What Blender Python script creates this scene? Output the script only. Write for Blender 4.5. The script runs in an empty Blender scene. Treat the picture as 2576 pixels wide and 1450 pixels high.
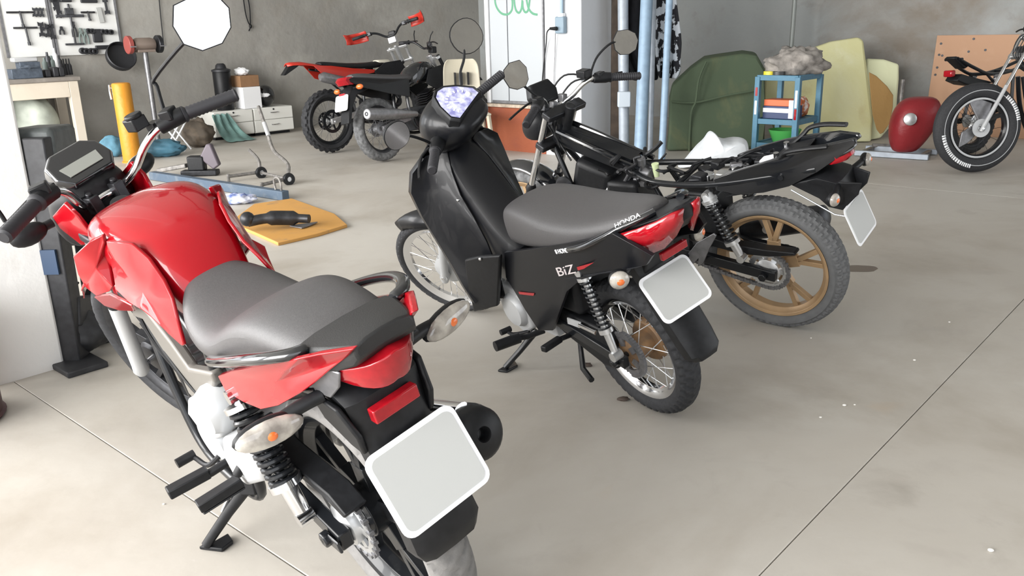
import bpy, bmesh, math, random
from mathutils import Vector, Matrix
random.seed(7)
PI = math.pi
D2R = PI/180
W, H = 2576, 1450
sc = bpy.context.scene
COL = sc.collection

# ------------------------------------------------------------------ camera
CF, CPITCH, CROLL, CH = 2137.0, 17.12*D2R, -1.529*D2R, 1.287
_fw = Vector((0, math.cos(CPITCH), -math.sin(CPITCH)))
_up = Vector((0, math.sin(CPITCH), math.cos(CPITCH)))
_rt = Vector((1, 0, 0))
C_R = _rt*math.cos(CROLL)+_up*math.sin(CROLL)
C_U = -_rt*math.sin(CROLL)+_up*math.cos(CROLL)
CO = Vector((0, 0, CH))
cam_d = bpy.data.cameras.new('camera')
cam = bpy.data.objects.new('camera', cam_d)
COL.objects.link(cam)
cam_d.sensor_width = 36.0
cam_d.lens = CF/W*36.0
cam_d.clip_end = 200
M = Matrix((C_R, C_U, -_fw)).transposed().to_4x4()
M.translation = CO
cam.matrix_world = M
sc.camera = cam

# ------------------------------------------------------------------ world, light, exposure
wd = bpy.data.worlds.new('daylight')
sc.world = wd
wd.use_nodes = True
bg = wd.node_tree.nodes['Background']
bg.inputs['Color'].default_value = (0.93, 0.96, 1.0, 1)
bg.inputs['Strength'].default_value = 1.7
vs = sc.view_settings
vs.view_transform = 'Standard'
vs.look = 'None'
vs.gamma = 1.0
vs.exposure = 0.7
vs.use_curve_mapping = False

def area(name, loc, target, sx, sy, power, col=(1, 1, 1)):
    l = bpy.data.lights.new(name, 'AREA')
    l.shape = 'RECTANGLE'; l.size = sx; l.size_y = sy; l.energy = power; l.color = col
    o = bpy.data.objects.new(name, l); COL.objects.link(o)
    o.location = loc
    o.rotation_euler = (Vector(target)-Vector(loc)).to_track_quat('-Z', 'Y').to_euler()
    return o
# daylight through the wide open gate on the left and behind the camera
area('gate_daylight', (-6.0, -2.2, 2.8), (-0.6, 3.0, 0.2), 6.5, 5.0, 950, (1.0, 0.98, 0.95))
area('far_left_fill', (-8.2, 3.6, 2.2), (-1.0, 7.5, 0.2), 5.0, 3.6, 430, (1.0, 0.98, 0.95))  # added fill light outside the view, brightens the far left floor

# ------------------------------------------------------------------ pixel -> place helpers
def ray(px, py):
    return _fw + C_R*((px-W/2)/CF) - C_U*((py-H/2)/CF)
def atz(px, py, z=0.0):
    d = ray(px, py); return CO + d*((z-CH)/d.z)
def hit(px, py, p, n):
    d = ray(px, py); p = Vector(p); n = Vector(n); return CO + d*((p-CO).dot(n)/d.dot(n))
def aty(px, py, y):
    d = ray(px, py); return CO + d*(y/d.y)

# ------------------------------------------------------------------ materials
MT = {}
def mat(name, col, rough=0.5, metal=0.0, var=0.0, scale=30.0, bump=0.0, coat=0.0, col2=None, trans=0.0, emit=None, spec=None, bscale=None):
    if name in MT: return MT[name]
    m = bpy.data.materials.new(name); m.use_nodes = True
    nt = m.node_tree; b = nt.nodes['Principled BSDF']
    b.inputs['Base Color'].default_value = (*col, 1)
    b.inputs['Roughness'].default_value = rough
    b.inputs['Metallic'].default_value = metal
    if coat: b.inputs['Coat Weight'].default_value = coat; b.inputs['Coat Roughness'].default_value = 0.05
    if trans: b.inputs['Transmission Weight'].default_value = trans
    if spec is not None: b.inputs['Specular IOR Level'].default_value = spec
    if emit: b.inputs['Emission Color'].default_value = (*emit[0], 1); b.inputs['Emission Strength'].default_value = emit[1]
    if var or bump or col2:
        tc = nt.nodes.new('ShaderNodeTexCoord')
        nz = nt.nodes.new('ShaderNodeTexNoise'); nz.inputs['Scale'].default_value = scale; nz.inputs['Detail'].default_value = 6
        nt.links.new(tc.outputs['Object'], nz.inputs['Vector'])
        if var or col2:
            cr = nt.nodes.new('ShaderNodeValToRGB')
            c2 = col2 if col2 else tuple(min(1, c*(1+var)) for c in col)
            c1 = col if col2 else tuple(c*(1-var) for c in col)
            cr.color_ramp.elements[0].position = 0.35; cr.color_ramp.elements[1].position = 0.65
            cr.color_ramp.elements[0].color = (*c1, 1); cr.color_ramp.elements[1].color = (*c2, 1)
            nt.links.new(nz.outputs['Fac'], cr.inputs['Fac']); nt.links.new(cr.outputs['Color'], b.inputs['Base Color'])
        if bump:
            n2 = nt.nodes.new('ShaderNodeTexNoise'); n2.inputs['Scale'].default_value = bscale or scale*3; n2.inputs['Detail'].default_value = 8
            nt.links.new(tc.outputs['Object'], n2.inputs['Vector'])
            bp = nt.nodes.new('ShaderNodeBump'); bp.inputs['Strength'].default_value = bump; bp.inputs['Distance'].default_value = 0.01
            nt.links.new(n2.outputs['Fac'], bp.inputs['Height']); nt.links.new(bp.outputs['Normal'], b.inputs['Normal'])
    MT[name] = m
    return m

def stained(name, base, layers, rough=0.85, bump=0.25, bscale=18.0, coord='Object', rot=None):
    """plaster / concrete: a base colour with several noise stain layers (colour, scale, lo, hi, amount)"""
    m = bpy.data.materials.new(name); m.use_nodes = True
    nt = m.node_tree; b = nt.nodes['Principled BSDF']; b.inputs['Roughness'].default_value = rough
    b.inputs['Specular IOR Level'].default_value = 0.3
    tc = nt.nodes.new('ShaderNodeTexCoord')
    rgb = nt.nodes.new('ShaderNodeRGB'); rgb.outputs[0].default_value = (*base, 1); cur = rgb.outputs[0]
    for i, (c, s, lo, hi, amt) in enumerate(layers):
        mp = nt.nodes.new('ShaderNodeMapping'); mp.inputs['Location'].default_value = (3.1*i, 7.7*i, 1.3*i)
        nt.links.new(tc.outputs[coord], mp.inputs['Vector'])
        nz = nt.nodes.new('ShaderNodeTexNoise'); nz.inputs['Scale'].default_value = s; nz.inputs['Detail'].default_value = 9
        nz.inputs['Roughness'].default_value = 0.62; nz.inputs['Distortion'].default_value = 0.4
        nt.links.new(mp.outputs[0], nz.inputs['Vector'])
        mr = nt.nodes.new('ShaderNodeMapRange'); mr.inputs['From Min'].default_value = lo; mr.inputs['From Max'].default_value = hi
        mr.inputs['To Max'].default_value = amt
        nt.links.new(nz.outputs['Fac'], mr.inputs['Value'])
        mx = nt.nodes.new('ShaderNodeMix'); mx.data_type = 'RGBA'
        nt.links.new(mr.outputs[0], mx.inputs['Factor']); nt.links.new(cur, mx.inputs[6]); mx.inputs[7].default_value = (*c, 1)
        cur = mx.outputs[2]
    nt.links.new(cur, b.inputs['Base Color'])
    nz = nt.nodes.new('ShaderNodeTexNoise'); nz.inputs['Scale'].default_value = bscale; nz.inputs['Detail'].default_value = 10
    nt.links.new(tc.outputs[coord], nz.inputs['Vector'])
    bp = nt.nodes.new('ShaderNodeBump'); bp.inputs['Strength'].default_value = bump; bp.inputs['Distance'].default_value = 0.02
    nt.links.new(nz.outputs['Fac'], bp.inputs['Height']); nt.links.new(bp.outputs['Normal'], b.inputs['Normal'])
    MT[name] = m
    return m

# ------------------------------------------------------------------ mesh builder
def frame_of(d):
    d = d.normalized()
    a = Vector((0, 0, 1)) if abs(d.z) < 0.9 else Vector((1, 0, 0))
    u = d.cross(a).normalized(); v = u.cross(d).normalized()
    return u, v

class MB:
    def __init__(s, xf=None):
        s.v = []; s.f = []; s.mi = []; s.xf = xf; s.m = 0; s.sm = None
    def add(s, vs, fs, xf=None):
        o = len(s.v)
        for p in vs:
            p = Vector(p)
            if xf is not None: p = xf @ p
            s.v.append(p)
        for f in fs: s.f.append([i+o for i in f]); s.mi.append(s.m)
        return s
    def box(s, c, size, rot=None, xf=None):
        hx, hy, hz = [q/2 for q in size]
        vs = [Vector((x, y, z)) for x in (-hx, hx) for y in (-hy, hy) for z in (-hz, hz)]
        if rot is not None: vs = [rot @ p for p in vs]
        vs = [p+Vector(c) for p in vs]
        return s.add(vs, [(0, 1, 3, 2), (4, 6, 7, 5), (0, 4, 5, 1), (2, 3, 7, 6), (0, 2, 6, 4), (1, 5, 7, 3)], xf)
    def beam(s, p0, p1, w, h, up=(0, 0, 1)):
        p0, p1 = Vector(p0), Vector(p1); d = (p1-p0).normalized(); up = Vector(up)
        u = d.cross(up)
        if u.length < 1e-4: u = d.cross(Vector((1, 0, 0)))
        u.normalize(); v = u.cross(d)
        vs = [q+u*a*w/2+v*b*h/2 for q in (p0, p1) for a, b in ((-1, -1), (1, -1), (1, 1), (-1, 1))]
        return s.add(vs, [(3, 2, 1, 0), (4, 5, 6, 7), (0, 1, 5, 4), (1, 2, 6, 5), (2, 3, 7, 6), (3, 0, 4, 7)])
    def tube(s, pts, r, n=10, closed=False, cap=True, flat=1.0, upv=None):
        pts = [Vector(p) for p in pts]; k = len(pts)
        if not isinstance(r, (list, tuple)): r = [r]*k
        rings = []; u = None
        for i, p in enumerate(pts):
            if closed: d = pts[(i+1) % k]-pts[i-1]
            else: d = pts[min(i+1, k-1)]-pts[max(i-1, 0)]
            d.normalize()
            if u is None:
                if upv is not None: u = (Vector(upv)-d*d.dot(Vector(upv))).normalized()
                else: u, _ = frame_of(d)
            else:
                u = u-d*u.dot(d)
                u = u.normalized() if u.length > 1e-6 else frame_of(d)[0]
            v = d.cross(u)
            rings.append([p+(u*math.cos(2*PI*j/n)+v*math.sin(2*PI*j/n)*flat)*r[i] for j in range(n)])
        return s.loft(rings, closed, cap)
    def loft(s, rings, closed=False, cap=True):
        k = len(rings); n = len(rings[0]); vs = [p for q in rings for p in q]; fs = []
        for i in range(k if closed else k-1):
            a = i*n; b = ((i+1) % k)*n
            for j in range(n): fs.append((a+j, a+(j+1) % n, b+(j+1) % n, b+j))
        if cap and not closed:
            fs.append(tuple(range(n))[::-1]); fs.append(tuple(range((k-1)*n, k*n)))
        return s.add(vs, fs)
    def sheet(s, rows):
        n = len(rows[0]); vs = [p for q in rows for p in q]; fs = []
        for i in range(len(rows)-1):
            for j in range(n-1): fs.append((i*n+j, i*n+j+1, (i+1)*n+j+1, (i+1)*n+j))
        return s.add(vs, fs)
    def cyl(s, p0, p1, r0, r1=None, n=16, cap=True):
        return s.tube([p0, p1], [r0, r0 if r1 is None else r1], n, False, cap)
    def lathe(s, prof, c, ax, n=32, a0=0.0, a1=2*PI):
        """prof = [(radius, height along axis)]"""
        c = Vector(c); ax = Vector(ax).normalized(); u, v = frame_of(ax); full = abs(a1-a0-2*PI) < 1e-6
        m = n if full else n+1; rings = []
        for i in range(m):
            t = a0+(a1-a0)*i/n; e = u*math.cos(t)+v*math.sin(t)
            rings.append([c+e*r+ax*h for r, h in prof])
        k = len(prof); vs = [p for q in rings for p in q]; fs = []
        for i in range(m if full else m-1):
            a = i*k; b = ((i+1) % m)*k
            for j in range(k-1): fs.append((a+j, b+j, b+j+1, a+j+1))
        return s.add(vs, fs)
    def ball(s, c, r, nu=14, nv=9, rot=None):
        if not isinstance(r, (list, tuple)): r = (r, r, r)
        rings = []
        for i in range(1, nv):
            t = PI*i/nv; q = []
            for j in range(nu):
                a = 2*PI*j/nu; p = Vector((r[0]*math.sin(t)*math.cos(a), r[1]*math.sin(t)*math.sin(a), r[2]*math.cos(t)))
                if rot is not None: p = rot @ p
                q.append(p+Vector(c))
            rings.append(q)
        vs = [p for q in rings for p in q]; fs = []
        for i in range(nv-2):
            for j in range(nu): fs.append((i*nu+j, (i+1)*nu+j, (i+1)*nu+(j+1) % nu, i*nu+(j+1) % nu))
        t = Vector((0, 0, r[2])); bt = -t
        if rot is not None: t = rot @ t; bt = rot @ bt
        o = len(vs); vs += [t+Vector(c), bt+Vector(c)]
        for j in range(nu):
            fs.append((o, j, (j+1) % nu)); fs.append((o+1, (nv-2)*nu+(j+1) % nu, (nv-2)*nu+j))
        return s.add(vs, fs)
    def slab(s, poly, off):
        """closed plate: polygon (3D points) extruded by the vector off"""
        poly = [Vector(p) for p in poly]; off = Vector(off); n = len(poly)
        vs = poly+[p+off for p in poly]
        fs = [tuple(range(n)), tuple(range(2*n-1, n-1, -1))]+[(i, n+i, n+(i+1) % n, (i+1) % n) for i in range(n)]
        return s.add(vs, fs)
    def mirror(s):
        """append a copy mirrored in local y"""
        o = len(s.v); nf = len(s.f)
        s.v += [Vector((p.x, -p.y, p.z)) for p in s.v[:o]]
        for f, m in zip(s.f[:nf], s.mi[:nf]): s.f.append([i+o for i in f[::-1]]); s.mi.append(m)
        return s
    def build(s, name, mats, parent=None, bevel=0.0, sub=0, smooth=40, solid=0.0, seg=2, soff=0.0, pos=None):
        smooth = s.sm or smooth
        me = bpy.data.meshes.new(name)
        vs = s.v if s.xf is None else [s.xf @ p for p in s.v]
        me.from_pydata([tuple(p) for p in vs], [], s.f)
        if not isinstance(mats, (list, tuple)): mats = [mats]
        for m in mats: me.materials.append(m)
        if len(mats) > 1: me.polygons.foreach_set('material_index', s.mi)
        bm = bmesh.new(); bm.from_mesh(me); bmesh.ops.remove_doubles(bm, verts=bm.verts, dist=1e-6)
        bmesh.ops.recalc_face_normals(bm, faces=bm.faces); bm.to_mesh(me); bm.free()
        if smooth:
            me.polygons.foreach_set('use_smooth', [True]*len(me.polygons))
            me.set_sharp_from_angle(angle=smooth*D2R)
        me.update()
        o = bpy.data.objects.new(name, me); COL.objects.link(o)
        if pos is not None: o.location = pos
        if parent is not None: o.parent = parent
        if solid:
            md = o.modifiers.new('solidify', 'SOLIDIFY'); md.thickness = solid; md.offset = soff
        if bevel:
            md = o.modifiers.new('bevel', 'BEVEL'); md.width = bevel; md.segments = seg; md.limit_method = 'ANGLE'; md.angle_limit = 35*D2R
        if sub:
            md = o.modifiers.new('subsurf', 'SUBSURF'); md.levels = sub; md.render_levels = sub
        return o

def thing(name, label, cat, loc=(0, 0, 0), rot=(0, 0, 0), group=None):
    o = bpy.data.objects.new(name, None); COL.objects.link(o); o.empty_display_size = 0.1
    o.location = loc; o.rotation_euler = rot
    return tag(o, label, cat, group)
def tag(o, label, cat, group=None):
    o['label'] = label; o['category'] = cat
    if group: o['group'] = group
    return o
def stuff(o): o['kind'] = 'stuff'; return o
def structure(o): o['kind'] = 'structure'; return o
def base_origin(o):
    """move a mesh object's origin to the middle of its base"""
    me = o.data; xs = [v.co for v in me.vertices]
    c = Vector(((min(p.x for p in xs)+max(p.x for p in xs))/2, (min(p.y for p in xs)+max(p.y for p in xs))/2, min(p.z for p in xs)))
    me.transform(Matrix.Translation(-c)); o.location = o.location+c
    return o
def text_mesh(name, body, size, mtx, m, parent=None, ext=0.0006, xs=1.0, shear=0.0):
    cu = bpy.data.curves.new(name, 'FONT'); cu.body = body; cu.size = size; cu.extrude = ext; cu.shear = shear
    cu.align_x = 'CENTER'; cu.align_y = 'CENTER'
    t = bpy.data.objects.new(name+'_tmp', cu); COL.objects.link(t)
    bpy.context.view_layer.update()
    me = bpy.data.meshes.new_from_object(t.evaluated_get(bpy.context.evaluated_depsgraph_get()))
    COL.objects.unlink(t); bpy.data.objects.remove(t)
    me.transform(Matrix.Diagonal((xs, 1, 1, 1))); me.transform(mtx); me.materials.clear(); me.materials.append(m)
    o = bpy.data.objects.new(name, me); COL.objects.link(o)
    if parent is not None: o.parent = parent
    return o
def basis(o, x, y):
    x = Vector(x).normalized(); y = Vector(y); y = (y-x*x.dot(y)).normalized(); z = x.cross(y)
    m = Matrix((x, y, z)).transposed().to_4x4(); m.translation = Vector(o); return m
def arc(c, r, a0, a1, n, u=(1, 0, 0), v=(0, 0, 1)):
    c, u, v = Vector(c), Vector(u), Vector(v)
    return [c+u*r*math.cos((a0+(a1-a0)*i/n)*D2R)+v*r*math.sin((a0+(a1-a0)*i/n)*D2R) for i in range(n+1)]
def smooth_pts(pts, k=4):
    """Catmull-Rom through the points"""
    P = [Vector(p) for p in pts]; out = []
    for i in range(len(P)-1):
        a = P[max(i-1, 0)]; b = P[i]; c = P[i+1]; d = P[min(i+2, len(P)-1)]
        for j in range(k):
            t = j/k
            out.append(0.5*((2*b)+(c-a)*t+(2*a-5*b+4*c-d)*t*t+(3*b-a-3*c+d)*t**3))
    out.append(P[-1]); return out
def sym(prof, x):
    """half profile [(y,z)] from top centre to bottom, y>=0 -> full ring at station x"""
    L = [Vector((x, y, z)) for y, z in prof]
    R = [Vector((x, -y, z)) for y, z in prof[::-1] if y > 1e-6]
    return L+R

# colours of the workshop
M_red = mat('red_paint', (0.31, 0.0025, 0.008), 0.25, 0, coat=0.7, spec=0.15)
M_blk = mat('black_plastic', (0.009, 0.0095, 0.011), 0.45, var=0.2, scale=60, spec=0.3)
M_blkg = mat('black_gloss_paint', (0.008, 0.009, 0.011), 0.15, coat=0.8)
M_matte = mat('charcoal_matte_paint', (0.007, 0.0075, 0.0095), 0.33, coat=0.12, spec=0.28)
M_seat = mat('seat_vinyl', (0.06, 0.058, 0.06), 0.48, bump=0.12, scale=250, var=0.1, spec=0.55)
M_rub = mat('tyre_rubber', (0.022, 0.023, 0.026), 0.75, bump=0.1, scale=80, var=0.2)
M_rubd = mat('dusty_tyre_rubber', (0.125, 0.127, 0.13), 0.85, bump=0.1, scale=30, var=0.35)
M_grip = mat('grip_rubber', (0.02, 0.02, 0.024), 0.6)
M_chr = mat('chrome', (0.82, 0.83, 0.85), 0.12, 1.0)
M_alu = mat('cast_aluminium', (0.68, 0.69, 0.7), 0.38, 0.9, var=0.08, scale=25)
M_alup = mat('silver_engine_paint', (0.46, 0.47, 0.48), 0.38, 0.25)
M_grey = mat('grey_metal', (0.22, 0.22, 0.23), 0.45, 0.7, var=0.15)
M_dk = mat('dark_steel', (0.035, 0.036, 0.04), 0.4, 0.6, var=0.2)
M_blkm = mat('black_frame_paint', (0.009, 0.01, 0.012), 0.3, 0.0, coat=0.25, spec=0.3)
M_lens_r = mat('red_lens', (0.28, 0.004, 0.01), 0.12, coat=0.8, col2=(0.36, 0.006, 0.013), scale=60, spec=0.2)
M_lens_c = mat('clear_lens', (0.5, 0.47, 0.42), 0.1, 0.0, coat=1.0, col2=(0.22, 0.2, 0.18), scale=28)
M_amber = mat('amber_bulb', (0.75, 0.16, 0.03), 0.25, coat=0.6)
M_plate = mat('blank_plate_grey', (0.47, 0.48, 0.47), 0.5)
M_white = mat('white_paint', (0.85, 0.86, 0.88), 0.4)
M_gold = mat('gold_wheel_paint', (0.4, 0.265, 0.145), 0.4, 0.3, var=0.1, scale=12)
M_mirror = mat('mirror_glass', (0.93, 0.93, 0.93), 0.02, 1.0)
M_beige = mat('silver_beige_frame', (0.17, 0.16, 0.145), 0.42, 0.2)
# ================================================================== the room
AU = 48*D2R
U = Vector((math.cos(AU), math.sin(AU), 0)); V = Vector((-math.sin(AU), math.cos(AU), 0)); Z = Vector((0, 0, 1))
AL = 44*D2R
UL = Vector((math.cos(AL), math.sin(AL), 0)); NL = Vector((math.sin(AL), -math.cos(AL), 0))   # left wall direction, normal into the room
PL = Vector((-3.92, 11.26, 0))
PR = Vector((4.72, 10.0, 0)); NR = -U                                                     # right wall
M_floor = stained('concrete_floor', (0.46, 0.43, 0.385), [((0.55, 0.53, 0.49), 0.35, 0.42, 0.62, 0.8), ((0.31, 0.27, 0.22), 0.9, 0.5, 0.72, 0.65), ((0.25, 0.22, 0.19), 2.1, 0.62, 0.78, 0.5),
    ((0.36, 0.33, 0.3), 5.0, 0.58, 0.75, 0.35), ((0.55, 0.4, 0.26), 1.3, 0.66, 0.78, 0.3), ((0.7, 0.69, 0.66), 14.0, 0.68, 0.8, 0.3)], rough=0.55, bump=0.06, bscale=14)
M_gap = mat('joint_grime', (0.26, 0.22, 0.18), 0.9)
M_wall = stained('stained_plaster', (0.33, 0.32, 0.295), [((0.23, 0.222, 0.21), 0.55, 0.45, 0.68, 0.85), ((0.46, 0.45, 0.42), 1.1, 0.55, 0.72, 0.6),
    ((0.27, 0.25, 0.22), 2.3, 0.5, 0.7, 0.6), ((0.6, 0.6, 0.58), 3.4, 0.68, 0.8, 0.55), ((0.12, 0.115, 0.11), 4.5, 0.66, 0.8, 0.5)], bump=0.35, bscale=9)
M_wall2 = stained('pale_stained_plaster', (0.335, 0.352, 0.352), [((0.22, 0.185, 0.15), 0.5, 0.46, 0.66, 0.9), ((0.4, 0.4, 0.39), 1.3, 0.5, 0.7, 0.6),
    ((0.19, 0.17, 0.15), 2.6, 0.58, 0.74, 0.5), ((0.48, 0.46, 0.42), 3.2, 0.68, 0.8, 0.5)], bump=0.3, bscale=9)
M_white_wall = stained('white_wall_paint', (0.57, 0.585, 0.61), [((0.46, 0.45, 0.43), 3.0, 0.55, 0.8, 0.4)], rough=0.6, bump=0.05)
M_pillar = stained('whitewashed_pillar', (0.92, 0.91, 0.89), [((0.62, 0.56, 0.48), 4.0, 0.58, 0.8, 0.45)], rough=0.7, bump=0.12)
M_ceil = mat('ceiling_grey', (0.42, 0.42, 0.41), 0.9)
M_orange = stained('orange_paint', (0.3, 0.085, 0.04), [((0.24, 0.07, 0.045), 3.0, 0.45, 0.7, 0.8), ((0.4, 0.27, 0.22), 7.0, 0.66, 0.78, 0.5)], rough=0.6)

# floor: a grimy bed with the cast slabs lying on it, open joints between them
fl = MB().box((0, 5, -0.12), (44, 44, 0.1)).build('floor', M_gap, smooth=0); structure(fl)
ja = [0.988+6*k for k in range(-3, 4)]; jb = [0.745+6*k for k in range(-3, 4)]
g = 0.0016
for i in range(6):
    for j in range(6):
        a0, a1, b0, b1 = ja[i]+g, ja[i+1]-g, jb[j]+g, jb[j+1]-g
        ps = [U*a+V*b for a, b in ((a0, b0), (a1, b0), (a1, b1), (a0, b1))]
        MB().slab([p-Z*0.07 for p in ps], Z*0.07).build('slab', M_floor, fl, bevel=0.002)
def wall(name, p, d, n, t0, t1, h, m, th=0.2):
    p = Vector(p); d = Vector(d); n = Vector(n)
    q = [p+d*t0, p+d*t1, p+d*t1-n*th, p+d*t0-n*th]
    return structure(MB().slab([a-Z*0.07 for a in q], Z*(h+0.07)).build(name, m, smooth=0))
w_left = wall('wall_left', PL, UL, NL, -3.6, 5.45, 4.6, M_wall)
w_right = wall('wall_right', PR, V, NR, -6.0, 7.8, 4.6, M_wall2)
# roof over the hall (the gate side on the left and the side behind the camera stay open)
structure(MB().box((1.0, 6.5, 4.68), (20, 20, 0.16)).build('ceiling', M_ceil, smooth=0))

# the wall behind the photographer, right of the open gate
wall('wall_front', (2.2, -3.2, 0), (1, 0, 0), (0, 1, 0), 0, 8.0, 4.6, M_wall)
# partition with the white double door, a corner pier on its right
PP = Vector((-0.17, 9.41, 0)); DP = -V; NP = -U
def onp(px, py, off=0.0): return hit(px, py, PP+NP*off, NP)
def tp(px, py=200): return (onp(px, py)-PP).dot(DP)
tA, tB, tC = tp(1228), tp(1371), tp(1462)
zled = onp(1290, 266).z
pier = MB(); q = [PP+DP*tB, PP+DP*tC, PP+DP*tC+U*0.62, PP+DP*tB+U*0.62]
pier.slab([p-Z*0.07 for p in q], Z*4.66)
structure(pier.build('wall_pier', M_white_wall, bevel=0.01))
pw = MB(); q = [PP+DP*(tA-0.06), PP+DP*tB, PP+DP*tB+U*0.16, PP+DP*(tA-0.06)+U*0.16]
pw.slab([p-Z*0.07 for p in q], Z*(0.07+zled-0.02)); structure(pw.build('wall_partition', M_orange, bevel=0.006))
up = MB(); q = [PP+DP*(tA-0.06)+U*0.1, PP+DP*tB+U*0.1, PP+DP*tB+U*0.16, PP+DP*(tA-0.06)+U*0.16]
up.slab([p+Z*(zled-0.02) for p in q], Z*(4.59-zled+0.02)); structure(up.build('wall_back', M_wall, smooth=0))
M_door = mat('white_door_enamel', (0.42, 0.445, 0.47), 0.35)
M_ledge = mat('worn_wood_ledge', (0.4, 0.33, 0.26), 0.8, var=0.3, scale=20)
door = structure(bpy.data.objects.new('door_1', None)); COL.objects.link(door)
def leaf(x0, x1, name, z0, z1, d0, d1, m, bev=0.004):
    a, b = tp(x0), tp(x1)
    MB().slab([PP+DP*a+NP*d0+Z*z0, PP+DP*b+NP*d0+Z*z0, PP+DP*b+NP*d0+Z*z1, PP+DP*a+NP*d0+Z*z1], -NP*(d0-d1)).build(name, m, door, bevel=bev)
zt = 2.4
leaf(1236.5, 1278.5, 'door_leaf', zled+0.03, zt, 0.0, -0.04, M_door)
leaf(1280.5, 1366, 'door_leaf', zled+0.03, zt, 0.0, -0.04, M_door)
leaf(1226, 1235, 'door_frame', zled+0.02, zt+0.05, 0.015, -0.06, M_white)
leaf(1367.5, 1370.5, 'door_frame', zled+0.02, zt+0.05, 0.012, -0.06, M_grey)
leaf(1226, 1370, 'door_frame', zt+0.005, zt+0.06, 0.015, -0.06, M_white)
leaf(1222, 1371, 'door_sill', zled-0.018, zled+0.016, 0.045, -0.06, M_ledge)
leaf(1239, 1365, 'weather_strip', zled+0.018, zled+0.05, 0.012, 0.001, M_grey)
# green spray strokes on the door
M_spray = mat('green_spray', (0.1, 0.3, 0.18), 0.6)
sp = MB()
for st in ([(1250, -22), (1245, 0), (1250, 20), (1262, 34), (1277, 36), (1287, 26), (1289, 8), (1287, -8)],
           [(1293, -14), (1294, 8), (1298, 26), (1306, 32), (1312, 20), (1314, 0), (1315, 18), (1320, 30), (1327, 28), (1331, 12), (1333, -10)],
           [(1322, -16), (1326, 8), (1331, 24), (1340, 34), (1352, 37)]):
    sp.tube(smooth_pts([onp(x, y, 0.002) for x, y in st], 4), 0.011, 8, flat=0.06, upv=NP.cross(Z)+Z*0.01)
sp2 = sp.build('graffiti', M_spray, door)
# pillar beside the gate
pc = atz(165, 922)
def rect(p, a, b): return [p, p+a, p+a+b, p+b]
pil = MB().slab([p-Z*0.07 for p in rect(Vector((pc.x, pc.y, 0)), -U*0.32, V*0.42)], Z*4.66)
structure(pil.build('wall_pillar', M_pillar, bevel=0.012))
# ================================================================== motorcycle kit
class Bike:
    def __init__(s, name, label, x, y, yaw, lean, wb, trail, rake, steer, z0=0.003):
        s.pose = (x, y, yaw*D2R, lean*D2R); s.wb = wb
        s.root = thing(name, label, 'motorcycle', (x, y, z0), (0, 0, 0))
        s.mw = Matrix.Translation((x, y, z0)) @ Matrix.Rotation(yaw*D2R, 4, 'Z') @ Matrix.Rotation(-lean*D2R, 4, 'X')
        s.root.rotation_mode = 'QUATERNION'; s.root.rotation_quaternion = s.mw.to_quaternion()
        s.inv = s.mw.inverted()
        a = Vector((-math.sin(rake*D2R), 0, math.cos(rake*D2R))); o = Vector((wb+trail, 0, 0))
        s.st = Matrix.Translation(o) @ Matrix.Rotation(steer*D2R, 4, a) @ Matrix.Translation(-o)
        s.sti = s.st.inverted(); s.axis = a
    def loc(s, px, py, y=None, x=None, z=None, st=False):
        A = s.inv @ CO; B = s.inv @ (CO+ray(px, py))
        if st: A = s.sti @ A; B = s.sti @ B
        d = B-A; i, v = (1, y) if y is not None else (0, x) if x is not None else (2, z)
        return A+d*((v-A[i])/d[i])
    def L(s, pts, st=False): return [s.loc(p[0], p[1], y=p[2], st=st) for p in pts]
    def mb(s, st=False): return MB(s.st if st else None)

def tyre_prof(R, w, rr, n):
    rc = R-0.52*(R-rr); out = []
    for i in range(n+1):
        a = (-148+296*i/n)*D2R
        out.append((rc+(R-rc)*math.cos(a), w/2*math.sin(a), a))
    return out
def tyre(mb, c, R, w, rr, kind='road', N=None, n=18, pitch=44):
    c = Vector(c); P = tyre_prof(R, w, rr, n); N = N or pitch*6; rings = []
    for i in range(N):
        t = 2*PI*i/N; q = []
        for r, y, a in P:
            aa = abs(a); d = 0
            ph = t*pitch/(2*PI)
            if kind == 'road':
                if 0.16 < aa < 1.35:
                    f = (ph+aa*0.9*(1 if a > 0 else 1)+(0.5 if a > 0 else 0)) % 1.0
                    if f < 0.22: d = -0.007
                elif aa <= 0.1: d = -0.003
            elif kind == 'block':
                if aa < 1.3:
                    f = (ph+(0.5 if (int(aa*3.2) % 2) else 0)) % 1.0
                    d = -0.006 if f < 0.3 or (aa*3.2) % 1.0 < 0.25 else 0
            elif kind == 'knob':
                if aa < 1.45:
                    f = (ph+(0.5 if (int(aa*2.2+0.4) % 2) else 0)) % 1.0
                    d = -0.016 if f < 0.42 or (aa*2.2+0.4) % 1.0 < 0.28 else 0
            r2 = r+d*math.cos(a); y2 = y+d*math.sin(a)
            q.append(c+Vector((math.cos(t)*r2, y2, math.sin(t)*r2)))
        rings.append(q)
    k = len(P); fs = []
    for i in range(N):
        a = i*k; b = ((i+1) % N)*k
        for j in range(k-1): fs.append((a+j, b+j, b+j+1, a+j+1))
        fs.append((a+k-1, b+k-1, b, a))
    return mb.add([p for q in rings for p in q], fs)
Yx = Vector((0, 1, 0))
def rim_prof(rr, w):
    o = w/2
    return [(rr+0.008, -o), (rr+0.004, -o+0.006), (rr-0.004, -o*0.7), (rr-0.016, -o*0.45), (rr-0.016, o*0.45), (rr-0.004, o*0.7), (rr+0.004, o-0.006), (rr+0.008, o),
            (rr+0.006, o+0.002), (rr-0.006, o-0.002), (rr-0.014, o*0.62), (rr-0.024, o*0.4), (rr-0.024, -o*0.4), (rr-0.014, -o*0.62), (rr-0.006, -o+0.002), (rr+0.006, -o-0.002), (rr+0.008, -o)]
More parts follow.
